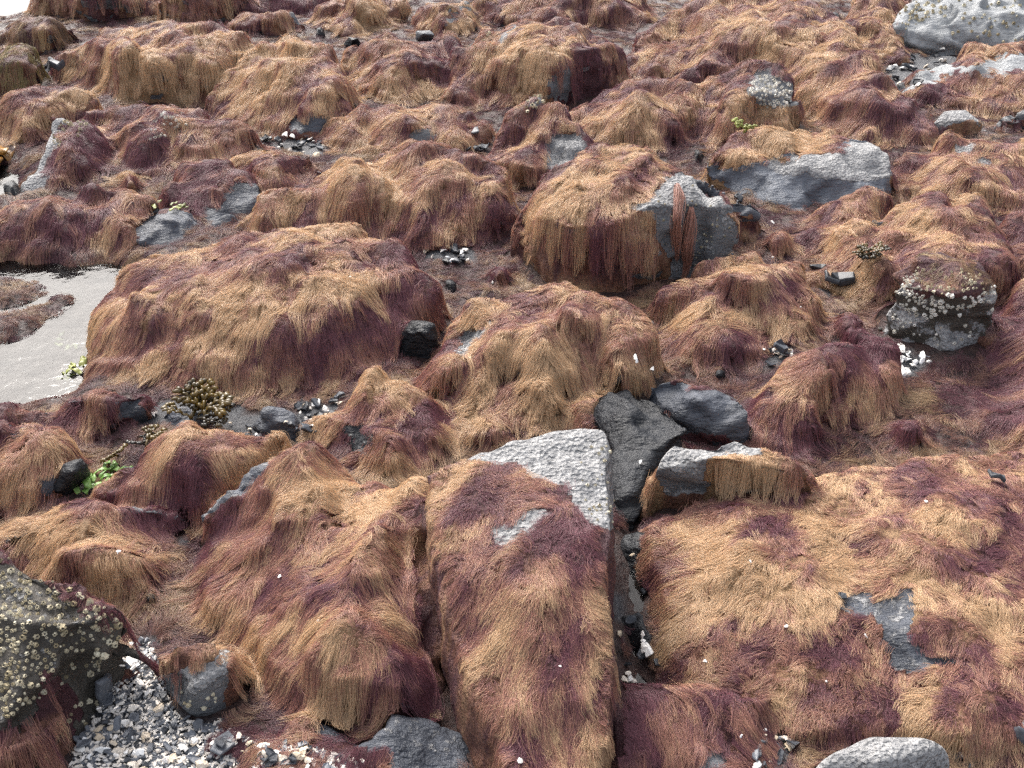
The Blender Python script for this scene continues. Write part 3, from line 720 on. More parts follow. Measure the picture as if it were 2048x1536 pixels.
def facets(p, nm, cell, seed):
    """angular broken faces: each Worley cell of the stone is its own slightly tilted plane"""
    q = p / cell
    b = np.floor(q)
    best = np.full(len(p), 9.0)
    out = np.zeros(len(p))
    for a in (-1, 0, 1):
        for c in (-1, 0, 1):
            for d in (-1, 0, 1):
                k = b + (a, c, d)
                h = [_h(k[:, 0], k[:, 1], k[:, 2], seed + j) for j in range(7)]
                w = q - (k + 0.5 + 0.45 * np.stack(h[:3], -1))
                dd = (w * w).sum(1)
                m = dd < best
                best = np.where(m, dd, best)
                v = cell * (0.34 * (w[:, 0] * h[3] + w[:, 1] * h[4] + w[:, 2] * h[5]) + 0.10 * h[6])
                out = np.where(m, v, out)
    return out

def relax(me, co, it):
    e = np.empty(len(me.edges) * 2, np.int32)
    me.edges.foreach_get('vertices', e)
    e = e.reshape(-1, 2)
    deg = np.bincount(e.ravel(), minlength=len(co))[:, None]
    for _ in range(it):
        a = np.stack([np.bincount(e[:, 0], co[e[:, 1], j], len(co)) + np.bincount(e[:, 1], co[e[:, 0], j], len(co)) for j in range(3)], -1)
        co = 0.4 * co + 0.6 * a / np.maximum(deg, 1)
    return co

def build_rock(i, r):
    o = r['o']
    if not o.get('nohair') and not o.get('crisp') and r['key'] not in ('barnacled', 'notched', 'barnacle_cap', 'great_boulder', 'apron', 'pale_edge', 'mound'):
        mu, mv = np.mean([q[0] for q in r['out']]), np.mean([q[1] for q in r['out']])
        r['out'] = [(mu + (u - mu) * 1.09, mv + (v - mv) * (1.10 if v > mv else 1.0), z) for u, v, z in r['out']]
    pts = [(u, v) for u, v, z in r['out']] + [(u, v) for u, v, z in r['inn']]
    zs = np.array([z for *_, z in r['out']] + [z for *_, z in r['inn']]) / 100.0
    no = len(r['out'])
    if not (crisp0 := o.get('crisp', 0)) and not o.get('nohair') and r['key'] not in ('barnacled', 'notched', 'barnacle_cap'):
        zs = np.where(zs > 0, zs * (0.78 if max(q[1] for q in r['out']) > 520 else 0.95), zs)
    vo, _, tris, ov, *_ = delaunay_2d_cdt([Vector(p) for p in pts], [(k, (k + 1) % no) for k in range(no)], [], 1, 1e-3)
    idx = [q[0] if q else -1 for q in ov]
    zz = np.array([zs[k] if k >= 0 else zs[:no].mean() for k in idx])
    uv = np.array([(p.x, p.y) for p in vo])
    P = unproj(uv[:, 0], uv[:, 1], zz)
    top = {k: j for j, k in enumerate(idx)}
    ring = [top[k] for k in range(no)]
    c = P[ring, :2].mean(0)
    V = [tuple(p) for p in P]
    F = [tuple(f) for f in tris]
    low = []
    for j in ring:
        d = P[j, :2] - c
        d = d / (np.linalg.norm(d) + 1e-9)
        h = max(P[j, 2], 0)
        q = P[j, :2] + d * ((0.05 if o.get('crisp') else 0.2) * h + 0.012)
        V.append((q[0], q[1], -0.16))
        low.append(len(V) - 1)
    for k in range(no):
        k2 = (k + 1) % no
        F.append((ring[k], ring[k2], low[k2], low[k]))
    V.append((c[0], c[1], -0.16))
    for k in range(no):
        F.append((low[k], low[(k + 1) % no], len(V) - 1))
    dist = float(np.hypot(c[0], c[1]))
    bm = bmesh.new()
    vs_ = [bm.verts.new(v) for v in V]
    for f in F:
        try:
            bm.faces.new([vs_[k] for k in f])
        except ValueError:
            pass
    bmesh.ops.recalc_face_normals(bm, faces=bm.faces)
    m = bpy.data.meshes.new('tmp')
    bm.to_mesh(m)
    bm.free()
    t = bpy.data.objects.new('tmp', m)
    COL.objects.link(t)
    vox = o.get('vox', min(0.022, max(0.010, 0.0048 * dist)))
    rm = t.modifiers.new('r', 'REMESH')
    rm.mode = 'VOXEL'
    rm.voxel_size = vox
    sm = t.modifiers.new('s', 'SMOOTH')
    sm.factor = 0.5
    crisp = o.get('crisp', 0)
    size = np.ptp(P[:, 0])
    base = o.get('soft', 0.030) * min(1.0, size / 0.45)
    sm.iterations = max(4, int((base / vox) ** 2 * 2 / (1 + 2.0 * crisp)))
    dg = bpy.context.evaluated_depsgraph_get()
    me = bpy.data.meshes.new_from_object(t.evaluated_get(dg))
    bpy.data.objects.remove(t)
    bpy.data.meshes.remove(m)
    n = len(me.vertices)
    co = np.empty(n * 3, np.float32)
    me.vertices.foreach_get('co', co)
    co = co.reshape(-1, 3).astype(float)
    nm = np.empty(n * 3, np.float32)
    me.vertex_normals.foreach_get('vector', nm)
    nm = nm.reshape(-1, 3).astype(float)
    sd = 100 + i * 17
    lump = fbm3(co, 5.5, sd, 3)
    fine = fbm3(co, 26, sd + 5, 3)
    chip = np.abs(fbm3(co + 3.3, 11, sd + 9, 3))
    k = min(1.0, size / 0.5)
    amp = (0.017 * lump + 0.007 * fbm3(co, 13, sd + 3, 2) + 0.003 * fine - (0.010 if crisp or o.get('nohair') else 0.006) * chip) * (0.35 + 0.65 * k)
    amp = amp + facets(co, nm, 0.17 * (0.5 + 0.5 * k), sd) * (0.4 + 0.6 * k) * (0.5 if crisp else 1.0) * o.get('rough', 1.0)
    if o.get('name') == 'cobble':
        amp = 0.004 * lump + 0.001 * fine
    co = co + nm * amp[:, None]
    if o.get('name') != 'cobble' and size > 0.2:
        bed = co[:, 2] + 0.28 * co[:, 0] - 0.12 * co[:, 1] + 0.018 * lump
        led = np.tanh(2.2 * np.sin(bed * (6.283 / 0.10) + sd)) * (0.6 + 0.5 * fbm3(co, 3.0, sd + 13, 1))
        co = co + np.stack([nm[:, 0], nm[:, 1], 0 * amp], -1) * (0.013 * led * (0.5 if crisp else 1.0) * o.get('rough', 1.0))[:, None]
    co = relax(me, co, 2 if vox < 0.0115 else 1)
    me.vertices.foreach_set('co', np.ascontiguousarray(co, np.float32).ravel())
    me.update()
    me.vertex_normals.foreach_get('vector', nm2 := np.empty(n * 3, np.float32))
    nm = nm2.reshape(-1, 3)
    weed, bare = weed_on(i, co)
    cr = np.full(n, float(o.get('crust', 0.02 if o.get('mat') == 'wet' else 0.3)))
    cr = cr * (0.55 + 0.65 * np.clip(nm[:, 2], 0, 1))
    if 'crust_poly' in o:
        u, v = proj(co)
        cr = np.where(in_poly(u, v, o['crust_poly']), cr, 0.08)
    cr = np.where(nm[:, 2] < -0.1, 0.03, cr)
    set_attr(me, 'weed', weed * (nm[:, 2] > -0.35))
    set_attr(me, 'crust', cr)
    set_attr(me, 'tone', weed_tone(co, o.get('gold', 0.0)) - 0.06)
    me.materials.clear()
    me.materials.append(M[o.get('mat', 'pale')])
    me.shade_smooth()
    lo = np.array([co[:, 0].mean(), co[:, 1].mean(), 0.0])
    me.vertices.foreach_set('co', np.ascontiguousarray(co - lo, np.float32).ravel())
    me.update()
    name = o.get('name', 'boulder')
    me.name = name
    ob = link(name, me, None, lo)
    tag(ob, r['label'], name if name != 'slab' else 'rock', o.get('grp', 'rocks of the shore'), 'thing')
    r['ob'], r['lo'], r['dist'] = ob, lo, dist
    polys = np.empty(len(me.loops), np.int32)
    me.loops.foreach_get('vertex_index', polys)
    r['co'], r['quads'] = co, polys.reshape(-1, 4)

def weed_on(i, p):
    """how overgrown a point of rock i is (0..1)"""
    o = ROCKS[i]['o']
    n = len(p)
    if o.get('nohair'):
        return np.zeros(n), np.ones(n, bool)
    u, v = proj(p)
    # ragged margins
    s = 10 + 0 * u
    u2 = u + s * fbm2(p[:, 0], p[:, 1] + p[:, 2], 22, 77, 2)
    v2 = v + s * fbm2(p[:, 0] + 5, p[:, 1] + p[:, 2], 22, 78, 2)
    b = np.zeros(n, bool)
    for poly in o.get('bare', []):
        b |= in_poly(u2, v2, poly)
    return np.where(b, 0.0, 1.0), b

for i, r in enumerate(ROCKS):
    build_rock(i, r)

# ------------------------------------------------------------------ the shore as one height map (what the weed lies on)
GS = 0.011
hx = np.arange(-4.9, 4.9, GS)
hy = np.arange(0.72, 8.8, GS)
HX, HY = np.meshgrid(hx, hy)
H = ground_z(HX.ravel(), HY.ravel()).reshape(HX.shape)
OWN = np.full(H.shape, -1, np.int32)
for i, r in enumerate(ROCKS):
    co, q = r['co'], r['quads']
    bvh = BVHTree.FromPolygons(co.tolist(), q.tolist())
    x0, y0 = co[:, 0].min(), co[:, 1].min()
    x1, y1 = co[:, 0].max(), co[:, 1].max()
    ix = np.arange(max(0, int((x0 - hx[0]) / GS)), min(len(hx), int((x1 - hx[0]) / GS) + 2))
    iy = np.arange(max(0, int((y0 - hy[0]) / GS)), min(len(hy), int((y1 - hy[0]) / GS) + 2))
    down = Vector((0, 0, -1))
    rc = bvh.ray_cast
    for b in iy:
        yy = hy[b]
        for a in ix:
            hit = rc((hx[a], yy, 1.2), down)[0]
            if hit is not None and hit.z > H[b, a]:
                H[b, a] = hit.z
                OWN[b, a] = i
    r['bvh'] = bvh

def blur(a, sig):
    n = int(3 * sig)
    k = np.exp(-0.5 * (np.arange(-n, n + 1) / sig) ** 2)
    k /= k.sum()
    for ax in (0, 1):
        p = np.pad(a, [(n, n) if q == ax else (0, 0) for q in (0, 1)], mode='edge')
        r = 0
        for j, w in enumerate(k):
            r = r + w * (p[j:j + a.shape[0]] if ax == 0 else p[:, j:j + a.shape[1]])
        a = r
    return a
HS = np.maximum(H, blur(np.maximum(H, blur(H, 1.6)), 1.2)) + 0.001
DY, DX = np.gradient(blur(HS, 1.3), GS)

def samp(a, x, y):
    fx = np.clip((x - hx[0]) / GS, 0, len(hx) - 2.001)
    fy = np.clip((y - hy[0]) / GS, 0, len(hy) - 2.001)
    i, j = fx.astype(int), fy.astype(int)
    fx, fy = fx - i, fy - j
    return (a[j, i] * (1 - fx) + a[j, i + 1] * fx) * (1 - fy) + (a[j + 1, i] * (1 - fx) + a[j + 1, i + 1] * fx) * fy

# bare ground: shell gravel, pebble pockets, open crevices
POCKETS = {
    'beach': [(205,1400),(235,1340),(262,1290),(300,1275),(318,1330),(330,1380),(360,1440),(420,1450),(450,1440),(485,1475),(640,1500),(760,1530),(800,1600),(100,1640),(150,1500)],
    'heap': [(1770,690),(1800,695),(1850,712),(1860,730),(1830,750),(1790,765),(1768,740)],
    'channel': [(1285,640),(1310,640),(1305,690),(1320,720),(1310,745),(1275,740),(1265,700)],
    'footpocket': [(590,800),(640,810),(690,790),(690,810),(640,860),(610,880),(600,840)],
    'behind': [(840,510),(870,495),(940,500),(950,520),(900,530),(850,520)],
    'chipnest': [(925,260),(960,255),(985,290),(960,310),(930,305)],
    'farpocket': [(505,285),(570,272),(650,280),(665,300),(640,318),(560,300),(510,295)],
    'corner': [(1510,1460),(1560,1460),(1590,1500),(1570,1560),(1500,1560)],
    'corner2': [(1900,1480),(1960,1470),(1960,1536),(1900,1550)],
    'nook': [(1500,705),(1540,690),(1590,690),(1580,720),(1530,735)],
    'greypocket': [(1780,130),(1820,110),(1900,105),(1940,120),(1880,150),(1830,180),(1790,190),(1770,160)],
    'slates': [(1630,550),(1660,530),(1710,560),(1720,590),(1680,600),(1640,590)],
    'wrackbed': [(290,815),(330,805),(480,815),(600,830),(600,890),(480,880),(420,860),(300,850)],
    'crevice': [(1232,990),(1290,990),(1300,1100),(1310,1180),(1300,1280),(1340,1390),(1240,1420),(1240,1200)],
    'hollow': [(290,1045),(340,1025),(390,1040),(380,1075),(330,1090),(295,1075)],
}
def ground_bare(p):
    u, v = proj(p)
    u = u + 9 * fbm2(p[:, 0], p[:, 1], 25, 41, 2)
    v = v + 9 * fbm2(p[:, 0] + 9, p[:, 1], 25, 43, 2)
    b = np.zeros(len(p), bool)
    for poly in POCKETS.values():
        b |= in_poly(u, v, poly)
    return b

BARE = np.zeros(H.shape, bool)
pg = np.stack([HX, HY, H], -1)
m_ = OWN < 0
BARE[m_] = ground_bare(pg[m_]) | (pg[m_][:, 2] < WATER_Z - 0.004)
for i in range(len(ROCKS)):
    m_ = OWN == i
    if m_.any():
        BARE[m_] = weed_on(i, pg[m_])[1]

# ground mesh
gm = np_mesh('ground', gv, gf)
gu, gw = proj(gv)
set_attr(gm, 'grit', (ground_bare(gv) & ~in_poly(gu, gw, CREVICE) & ~in_poly(gu, gw, HOLLOW)).astype(float))
gm.materials.append(M['ground'])
ground = link('ground', gm)
tag(ground, 'dark weedy shore bed with grit between the rocks', 'ground', kind='structure')

# ------------------------------------------------------------------ filamentous weed
GR = np.hypot(DX, DY)
RR = np.sqrt(HX ** 2 + HY ** 2 + (CAM_H - H) ** 2)
U, V_ = proj(pg)
W = np.minimum(np.sqrt(1 + GR ** 2), 4.5) / RR ** 2.1
W[(U < -420) | (U > 2560) | (V_ < -110) | (V_ > 1760) | BARE] = 0
dens = np.array([r['o'].get('dens', 1.0) for r in ROCKS] + [0.9])
W = W * dens[OWN] * (HS - H < 0.02)
CW = np.cumsum(W.ravel())
R_GOLD = np.array([r['o'].get('gold', 0.0) for r in ROCKS] + [-0.16])
R_FAN = np.array([r['o'].get('fan', 0.0) for r in ROCKS] + [0.3])
R_LAY = np.array([r['o'].get('lay', 1.0) for r in ROCKS] + [0.9])
R_OLIVE = np.array([r['o'].get('olive', 0.0) for r in ROCKS] + [0.0])
CELL = 0.15
GROWN = {}

def cell_of(x, y):
    return np.clip(((y - hy[0]) / GS).astype(int), 0, len(hy) - 1), np.clip(((x - hx[0]) / GS).astype(int), 0, len(hx) - 1)

def grow(n, ns, npt, l0, l1, loft0, loft1, width, K, grav, swirl, steep=False, seed=0, rad=1.0, wild=0.1, tone=0.0, clump=(-0.2, 0.8)):
    """n locks of ns filaments each: every lock starts at a holdfast on the stone and creeps downhill over the surface"""
    cw = CW if not steep else np.cumsum((W * sstep(0.25, 0.8, GR)).ravel())
    pick = np.searchsorted(cw, rng.random(n) * cw[-1])
    jy, jx = np.unravel_index(pick, H.shape)
    px = hx[jx] + (rng.random(n) - 0.5) * GS
    py = hy[jy] + (rng.random(n) - 0.5) * GS
    keep = ~((R_LAY[OWN[jy, jx]] < 0.5) & (GR[jy, jx] > 1.1))
    jy, jx, px, py = jy[keep], jx[keep], px[keep], py[keep]
    n = len(px)
    own, rr = OWN[jy, jx], RR[jy, jx]
    cx, cy, z0 = np.floor(px / CELL), np.floor(py / CELL), np.zeros(n)
    bd, fdx, fdy = np.full(n, 9.0), np.zeros(n), np.zeros(n)
    for a in (-1, 0, 1):
        for b in (-1, 0, 1):
            qx = (cx + a + 0.5 + 0.48 * _h(cx + a, cy + b, z0, 7)) * CELL
            qy = (cy + b + 0.5 + 0.48 * _h(cx + a, cy + b, z0, 8)) * CELL
            d = np.hypot(px - qx, py - qy)
            m_ = d < bd
            bd = np.where(m_, d, bd)
            fdx = np.where(m_, (px - qx) / (d + 1e-6), fdx)
            fdy = np.where(m_, (py - qy) / (d + 1e-6), fdy)
    if swirl > 2:
        an = rng.uniform(0, 6.28, n)
        fdx, fdy = 0.4 * fdx + np.cos(an), 0.4 * fdy + np.sin(an)
    L = rng.uniform(l0, l1, n) * (1 + 0.3 * fbm2(px, py, 3, 61, 2)) * np.clip(0.72 + 0.12 * rr, 0.9, 1.4) * (0.4 + 0.6 * R_LAY[own])
    ds = L / K
    x, y, dxx, dyy = px.copy(), py.copy(), fdx.copy(), fdy.copy()
    G, NRM, TAN = [np.empty((n, K + 1, 3)) for _ in range(3)]
    loft = loft0 + (loft1 - loft0) * (0.5 + 0.35 * fbm2(px, py, 18, 91, 2)).clip(0, 1) * rng.uniform(0.4, 1.0, n)
    loft = loft * R_LAY[own] * np.clip(0.95 + 1.5 * (patch_of(px, py) + R_GOLD[own]), 0.3, 2.4)
    stop, nb = np.full(n, float(K)), np.zeros(n)
    ph = rng.uniform(0, 6.28, n)
    comb = np.where(R_FAN[own] > 0, 0.15, 0.55) * (1 + 0.6 * fbm2(px, py, 1.3, 71, 1))
    for s in range(K + 1):
        g1, g2 = samp(DX, x, y), samp(DY, x, y)
        sl = np.hypot(g1, g2)
        t = s / K
        wg = np.clip(sl * grav, 0, grav)
        wf = (1 - 0.5 * t) / (1 + 2.2 * sl) * 0.7
        wc = comb / (1 + 1.2 * sl)
        a1 = noise2(x * 8, y * 8, 51) * 3.6 + noise2(x * 24, y * 24, 52) * 2.0 + 0.5 * np.sin(ph + 4 * t)
        ndx = -g1 / (sl + 1e-5) * wg + fdx * wf + swirl * 0.4 * np.cos(a1) + dxx * 0.9 + COMB[0] * wc
        ndy = -g2 / (sl + 1e-5) * wg + fdy * wf + swirl * 0.4 * np.sin(a1) + dyy * 0.9 + COMB[1] * wc
        nn = np.hypot(ndx, ndy) + 1e-6
        dxx, dyy = ndx / nn, ndy / nn
        rise = g1 * dxx + g2 * dyy
        n3 = np.stack([-g1, -g2, np.ones(n)], -1)
        n3 /= np.linalg.norm(n3, axis=1)[:, None]
        hgt = loft * (0.25 + 1.9 * t * (1 - t) + 0.5 * t) + 0.0015
        G[:, s] = np.stack([x, y, samp(HS, x, y)], -1) + n3 * hgt[:, None]
        NRM[:, s] = n3
        tt = np.stack([dxx, dyy, rise], -1)
        TAN[:, s] = tt / np.linalg.norm(tt, axis=1)[:, None]
        nb += BARE[cell_of(x, y)] * ds
        stop = np.where((nb > 0.018) & (stop == K), max(s, 2), stop)
        st = ds / np.sqrt(1 + rise ** 2)
        x = np.clip(x + dxx * st, hx[0] + 0.03, hx[-1] - 0.03)
        y = np.clip(y + dyy * st, hy[0] + 0.03, hy[-1] - 0.03)
    SIDE = np.cross(TAN, NRM)
    root = G[:, 0]
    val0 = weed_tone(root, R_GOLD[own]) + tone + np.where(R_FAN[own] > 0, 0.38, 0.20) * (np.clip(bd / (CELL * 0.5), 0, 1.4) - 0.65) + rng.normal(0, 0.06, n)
    ol0 = R_OLIVE[own]
    dark0 = np.where(own < 0, 0.72, 1.0) * (1 - 0.25 * sstep(0.07, 0.0, root[:, 2]))
    rad0 = np.clip(0.00012 * rr + 0.0002, 0.0004, 0.0014) * rad
    wd0 = width * np.clip(rr / 3, 0.75, 1.7)
    for o_ in np.unique(own):
        idx = np.nonzero(own == o_)[0]
        m = len(idx) * ns
        gi = np.repeat(idx, ns)
        slen = np.minimum(np.clip(rng.normal(0.84, 0.18, m), 0.35, 1.15), stop[gi] / K)
        tau = np.linspace(0, 1, npt)[None, :] * slen[:, None]
        f = np.clip(tau * K, 0, K - 1e-4)
        i0 = f.astype(int)
        fr = (f - i0)[..., None]
        def it(A):
            return A[gi[:, None], i0] * (1 - fr) + A[gi[:, None], i0 + 1] * fr
        P, S, Nn = it(G), it(SIDE), it(NRM)
        a, b = rng.normal(0, 1, m), rng.uniform(-0.3, 1, m)
        cl = rng.uniform(*clump, len(idx)).repeat(ns)
        spread = wd0[gi][:, None] * (1 - cl[:, None] * tau) * a[:, None]
        wl_ = (rng.random(m) < 0.25)[:, None] * rng.normal(0, wild * 0.10, m)[:, None] * tau ** 1.5
        p2, fq = rng.uniform(0, 6.28, (m, 1)), rng.uniform(0.8, 2.2, (m, 1)) * (npt / 6)
        fz = 0.0015 * np.sin(p2 + 6.28 * fq * tau) * (0.3 + tau) + 0.0004 * rng.normal(0, 1, (m, npt))
        P = P + S * (spread + wl_ + fz)[..., None] + Nn * (0.0022 * b[:, None] + 0.7 * np.abs(fz) * np.cos(p2 * 2) + 0.25 * np.abs(wl_))[..., None]
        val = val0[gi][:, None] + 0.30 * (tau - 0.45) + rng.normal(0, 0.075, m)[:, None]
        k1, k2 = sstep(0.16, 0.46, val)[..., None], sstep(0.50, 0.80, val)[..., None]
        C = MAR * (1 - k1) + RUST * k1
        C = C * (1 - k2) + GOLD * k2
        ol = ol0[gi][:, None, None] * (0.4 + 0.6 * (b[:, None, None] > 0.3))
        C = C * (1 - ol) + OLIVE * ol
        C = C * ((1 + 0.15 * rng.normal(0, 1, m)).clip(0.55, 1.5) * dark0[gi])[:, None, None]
        rd = rad0[gi][:, None] * np.array([0.8] + [1.0] * (npt - 2) + [0.55])[None]
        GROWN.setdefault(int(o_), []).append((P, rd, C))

grow(7000, 16, 8, 0.05, 0.12, 0.002, 0.010, 0.0110, 12, 2.2, 0.9, steep=True, rad=0.60, clump=(0.3, 0.95), wild=0.06)
grow(72000, 13, 6, 0.022, 0.075, 0.001, 0.0095, 0.0080, 8, 1.8, 0.85, rad=0.54, wild=0.07, clump=(-0.1, 0.85))
grow(26000, 10, 4, 0.010, 0.024, 0.0005, 0.003, 0.0110, 5, 1.0, 1.6, rad=0.66, tone=-0.08)

def strands(key, ob, lo, name):
    parts = GROWN[key]
    hc = bpy.data.hair_curves.new(name)
    hc.add_curves([n for P, _, _ in parts for n in [P.shape[1]] * len(P)])
    P = np.concatenate([p.reshape(-1, 3) for p, _, _ in parts]) - np.asarray(lo)
    hc.attributes['position'].data.foreach_set('vector', np.ascontiguousarray(P, np.float32).ravel())
    ra = hc.attributes.get('radius') or hc.attributes.new('radius', 'FLOAT', 'POINT')
    ra.data.foreach_set('value', np.concatenate([r_.ravel() for _, r_, _ in parts]).astype(np.float32))
    C = np.concatenate([c.reshape(-1, 3) for _, _, c in parts])
    ta = hc.attributes.new('tint', 'FLOAT_COLOR', 'POINT')
    ta.data.foreach_set('color', np.concatenate([C, np.ones((len(C), 1))], 1).astype(np.float32).ravel())
    hc.materials.append(M['weed'])
    so = link(name, hc, ob)
    so['kind'] = 'stuff'
    return so

for i, r in enumerate(ROCKS):
    if i in GROWN:
        strands(i, r['ob'], r['lo'], 'seaweed')
gs = strands(-1, None, (0, 0, 0), 'ground_seaweed')
tag(gs, 'matted red-brown filament seaweed over the low ground between the rocks', 'seaweed', kind='stuff')
GROWN.clear()

#@DETAILS
# ------------------------------------------------------------------ barnacles
def barnacle_mesh(seed):
    r_ = np.random.default_rng(seed)
    n = 12
    an = np.arange(n) / n * 2 * math.pi
    rib = 1 + 0.16 * np.where(np.arange(n) % 2 == 0, 1, -1) + r_.normal(0, 0.07, n)
    h = r_.uniform(0.45, 0.75)
    rt = r_.uniform(0.48, 0.62)
    ex = r_.uniform(0.8, 1.0)
    V = [(0.5 * math.cos(a) * k, 0.5 * ex * math.sin(a) * k, -0.08) for a, k in zip(an, rib)]
    V += [(0.5 * rt * math.cos(a) * (k * 0.5 + 0.5), 0.5 * ex * rt * math.sin(a) * (k * 0.5 + 0.5), h * (0.85 + 0.15 * r_.random())) for a, k in zip(an, rib)]
    V += [(0.5 * rt * 0.62 * math.cos(a), 0.5 * ex * rt * 0.62 * math.sin(a), h * 0.55) for a in an]
    V.append((0, 0, h * 0.5))
    F, mi = [], []
    for k in range(n):
        k2 = (k + 1) % n
        F.append((k, k2, n + k2, n + k)); mi.append(0)
        F.append((n + k, n + k2, 2 * n + k2, 2 * n + k)); mi.append(0)
        F.append((2 * n + k, 2 * n + k2, 3 * n)); mi.append(1)
    m = bpy.data.meshes.new('barnacle')
    m.from_pydata(V, [], F)
    m.materials.append(M['barnacle'])
    m.materials.append(M['barnacle_in'])
    m.polygons.foreach_set('material_index', mi)
    return m
BARN = [barnacle_mesh(k) for k in range(6)]
BARN_W = []
for m in BARN:
    c = m.copy()
    c.materials[0] = M['barnacle_white']
    BARN_W.append(c)
KEY = {r['key']: r for r in ROCKS}

def rand_in(poly, n):
    p = np.array(poly, float)
    out = []
    while len(out) < n:
        q = rng.uniform(p.min(0), p.max(0), (n * 2, 2))
        out += [tuple(x) for x in q[in_poly(q[:, 0], q[:, 1], poly)]]
    return out[:n]

def shoot(bvh, u, v):
    d = Vector(ray_dir(u, v)).normalized()
    return bvh.ray_cast(Vector((0, 0, CAM_H)), d)

def barnacles(key, poly, n, s0, s1, pale=False):
    r = KEY[key]
    put = []
    for u, v in rand_in(poly, n * 2):
        if len(put) >= n:
            break
        hit, nm, *_ = shoot(r['bvh'], u, v)
        if hit is None or nm.z < -0.3:
            continue
        s = random.uniform(s0, s1) * random.choice((0.75, 1, 1, 1.15))
        if any((hit - p).length < 0.42 * (s + q) for p, q in put):
            continue
        put.append((hit, s))
        o = link('barnacle', random.choice(BARN_W if pale else BARN), r['ob'])
        q = nm.to_track_quat('Z', 'Y') @ Matrix.Rotation(random.uniform(0, 6.28), 3, 'Z').to_quaternion()
        o.matrix_local = Matrix.Translation(hit - Vector(r['lo'])) @ q.to_matrix().to_4x4() @ Matrix.Diagonal((s, s, s * random.uniform(0.7, 1.1), 1))

barnacles('barnacled', [(-20,1105),(60,1130),(110,1190),(130,1260),(110,1330),(80,1400),(0,1440),(-20,1440)], 220, 0.006, 0.013)
barnacles('barnacled', [(90,1150),(180,1200),(235,1230),(250,1270),(200,1330),(130,1310),(110,1230)], 62, 0.005, 0.015)
barnacles('barnacled', [(120,1330),(200,1300),(205,1400),(150,1480),(120,1400)], 18, 0.006, 0.014)
barnacles('barnacle_cap', [(1785,590),(1800,560),(1830,545),(1850,590),(1900,598),(1960,590),(1985,560),(1995,590),(1970,612),(1890,622),(1810,620)], 130, 0.008, 0.015, True)
barnacles('barnacle_cap', [(1820,535),(1960,540),(1970,580),(1900,590),(1840,580)], 60, 0.007, 0.012)
barnacles('barnacle_cap', [(1820,600),(1910,585),(1900,630),(1840,645)], 16, 0.014, 0.020, True)
barnacles('barnacle_cap', [(1775,620),(1990,600),(1960,690),(1790,690)], 30, 0.008, 0.014, True)
barnacles('barnacle_hump', [(1495,190),(1510,150),(1555,150),(1590,180),(1580,215),(1530,215)], 90, 0.012, 0.022, True)
barnacles('great_grey', [(1795,30),(1830,0),(1880,-5),(1870,30),(1810,60)], 40, 0.014, 0.026)
barnacles('great_grey', [(1870,0),(2048,0),(2048,90),(1900,70)], 45, 0.014, 0.026)
barnacles('dark_bank', [(300,250),(325,225),(365,225),(380,265),(340,275),(300,285)], 60, 0.012, 0.022, True)
barnacles('pale_edge', [(100,280),(125,240),(175,240),(170,270),(110,300)], 45, 0.010, 0.018)
barnacles('peak', [(1045,225),(1065,190),(1100,195),(1090,215),(1060,225)], 22, 0.014, 0.024)
barnacles('split_boulder', [(1310,390),(1400,360),(1480,460),(1400,540),(1330,480)], 40, 0.006, 0.010)
barnacles('slab', [(1150,900),(1225,880),(1232,1050),(1180,1050)], 30, 0.005, 0.009)
barnacles('curtain', [(930,110),(960,70),(985,60),(960,120),(935,150)], 18, 0.012, 0.020)
barnacles('notched', [(350,1380),(440,1380),(420,1435),(370,1430)], 10, 0.006, 0.010)

# ------------------------------------------------------------------ shells and slate chips in the pockets
def shell_mesh(seed):
    r_ = np.random.default_rng(seed + 50)
    nu, nv = 5, 4
    ln, wd, cv = 1.0, r_.uniform(0.3, 0.75), r_.uniform(0.25, 0.8)
    V = []
    edge = r_.normal(0, 0.08, (nu, nv))
    for side in (0, 1):
        for a in range(nu):
            for b in range(nv):
                x = (a / (nu - 1) - 0.5) * ln * (1 - 0.35 * abs(b / (nv - 1) - 0.5))
                y = (b / (nv - 1) - 0.5) * wd * (0.45 + 0.9 * math.sin(math.pi * (a + 0.7) / (nu + 0.4)))
                x, y = x + edge[a, b], y + edge[nu - 1 - a, b] * 0.7
                z = cv * 0.32 * (1 - (2 * y / wd) ** 2) - 0.10 * (2 * x) ** 2 + r_.normal(0, 0.015)
                V.append((x, y, z - 0.07 * side))
    F = []
    k = nu * nv
    for a in range(nu - 1):
        for b in range(nv - 1):
            q = (a * nv + b, (a + 1) * nv + b, (a + 1) * nv + b + 1, a * nv + b + 1)
            F.append(q)
            F.append(tuple(k + w for w in reversed(q)))
    rim = [b for b in range(nv)] + [a * nv + nv - 1 for a in range(1, nu)] + [(nu - 1) * nv + b for b in range(nv - 2, -1, -1)] + [a * nv for a in range(nu - 2, 0, -1)]
    for w in range(len(rim)):
        p, q = rim[w], rim[(w + 1) % len(rim)]
        F.append((p, q, k + q, k + p))
    m = bpy.data.meshes.new('shell_fragment')
    m.from_pydata(V, [], F)
    m.materials.append(M['whiteshell'] if seed % 3 == 0 else M['shell'])
    return m

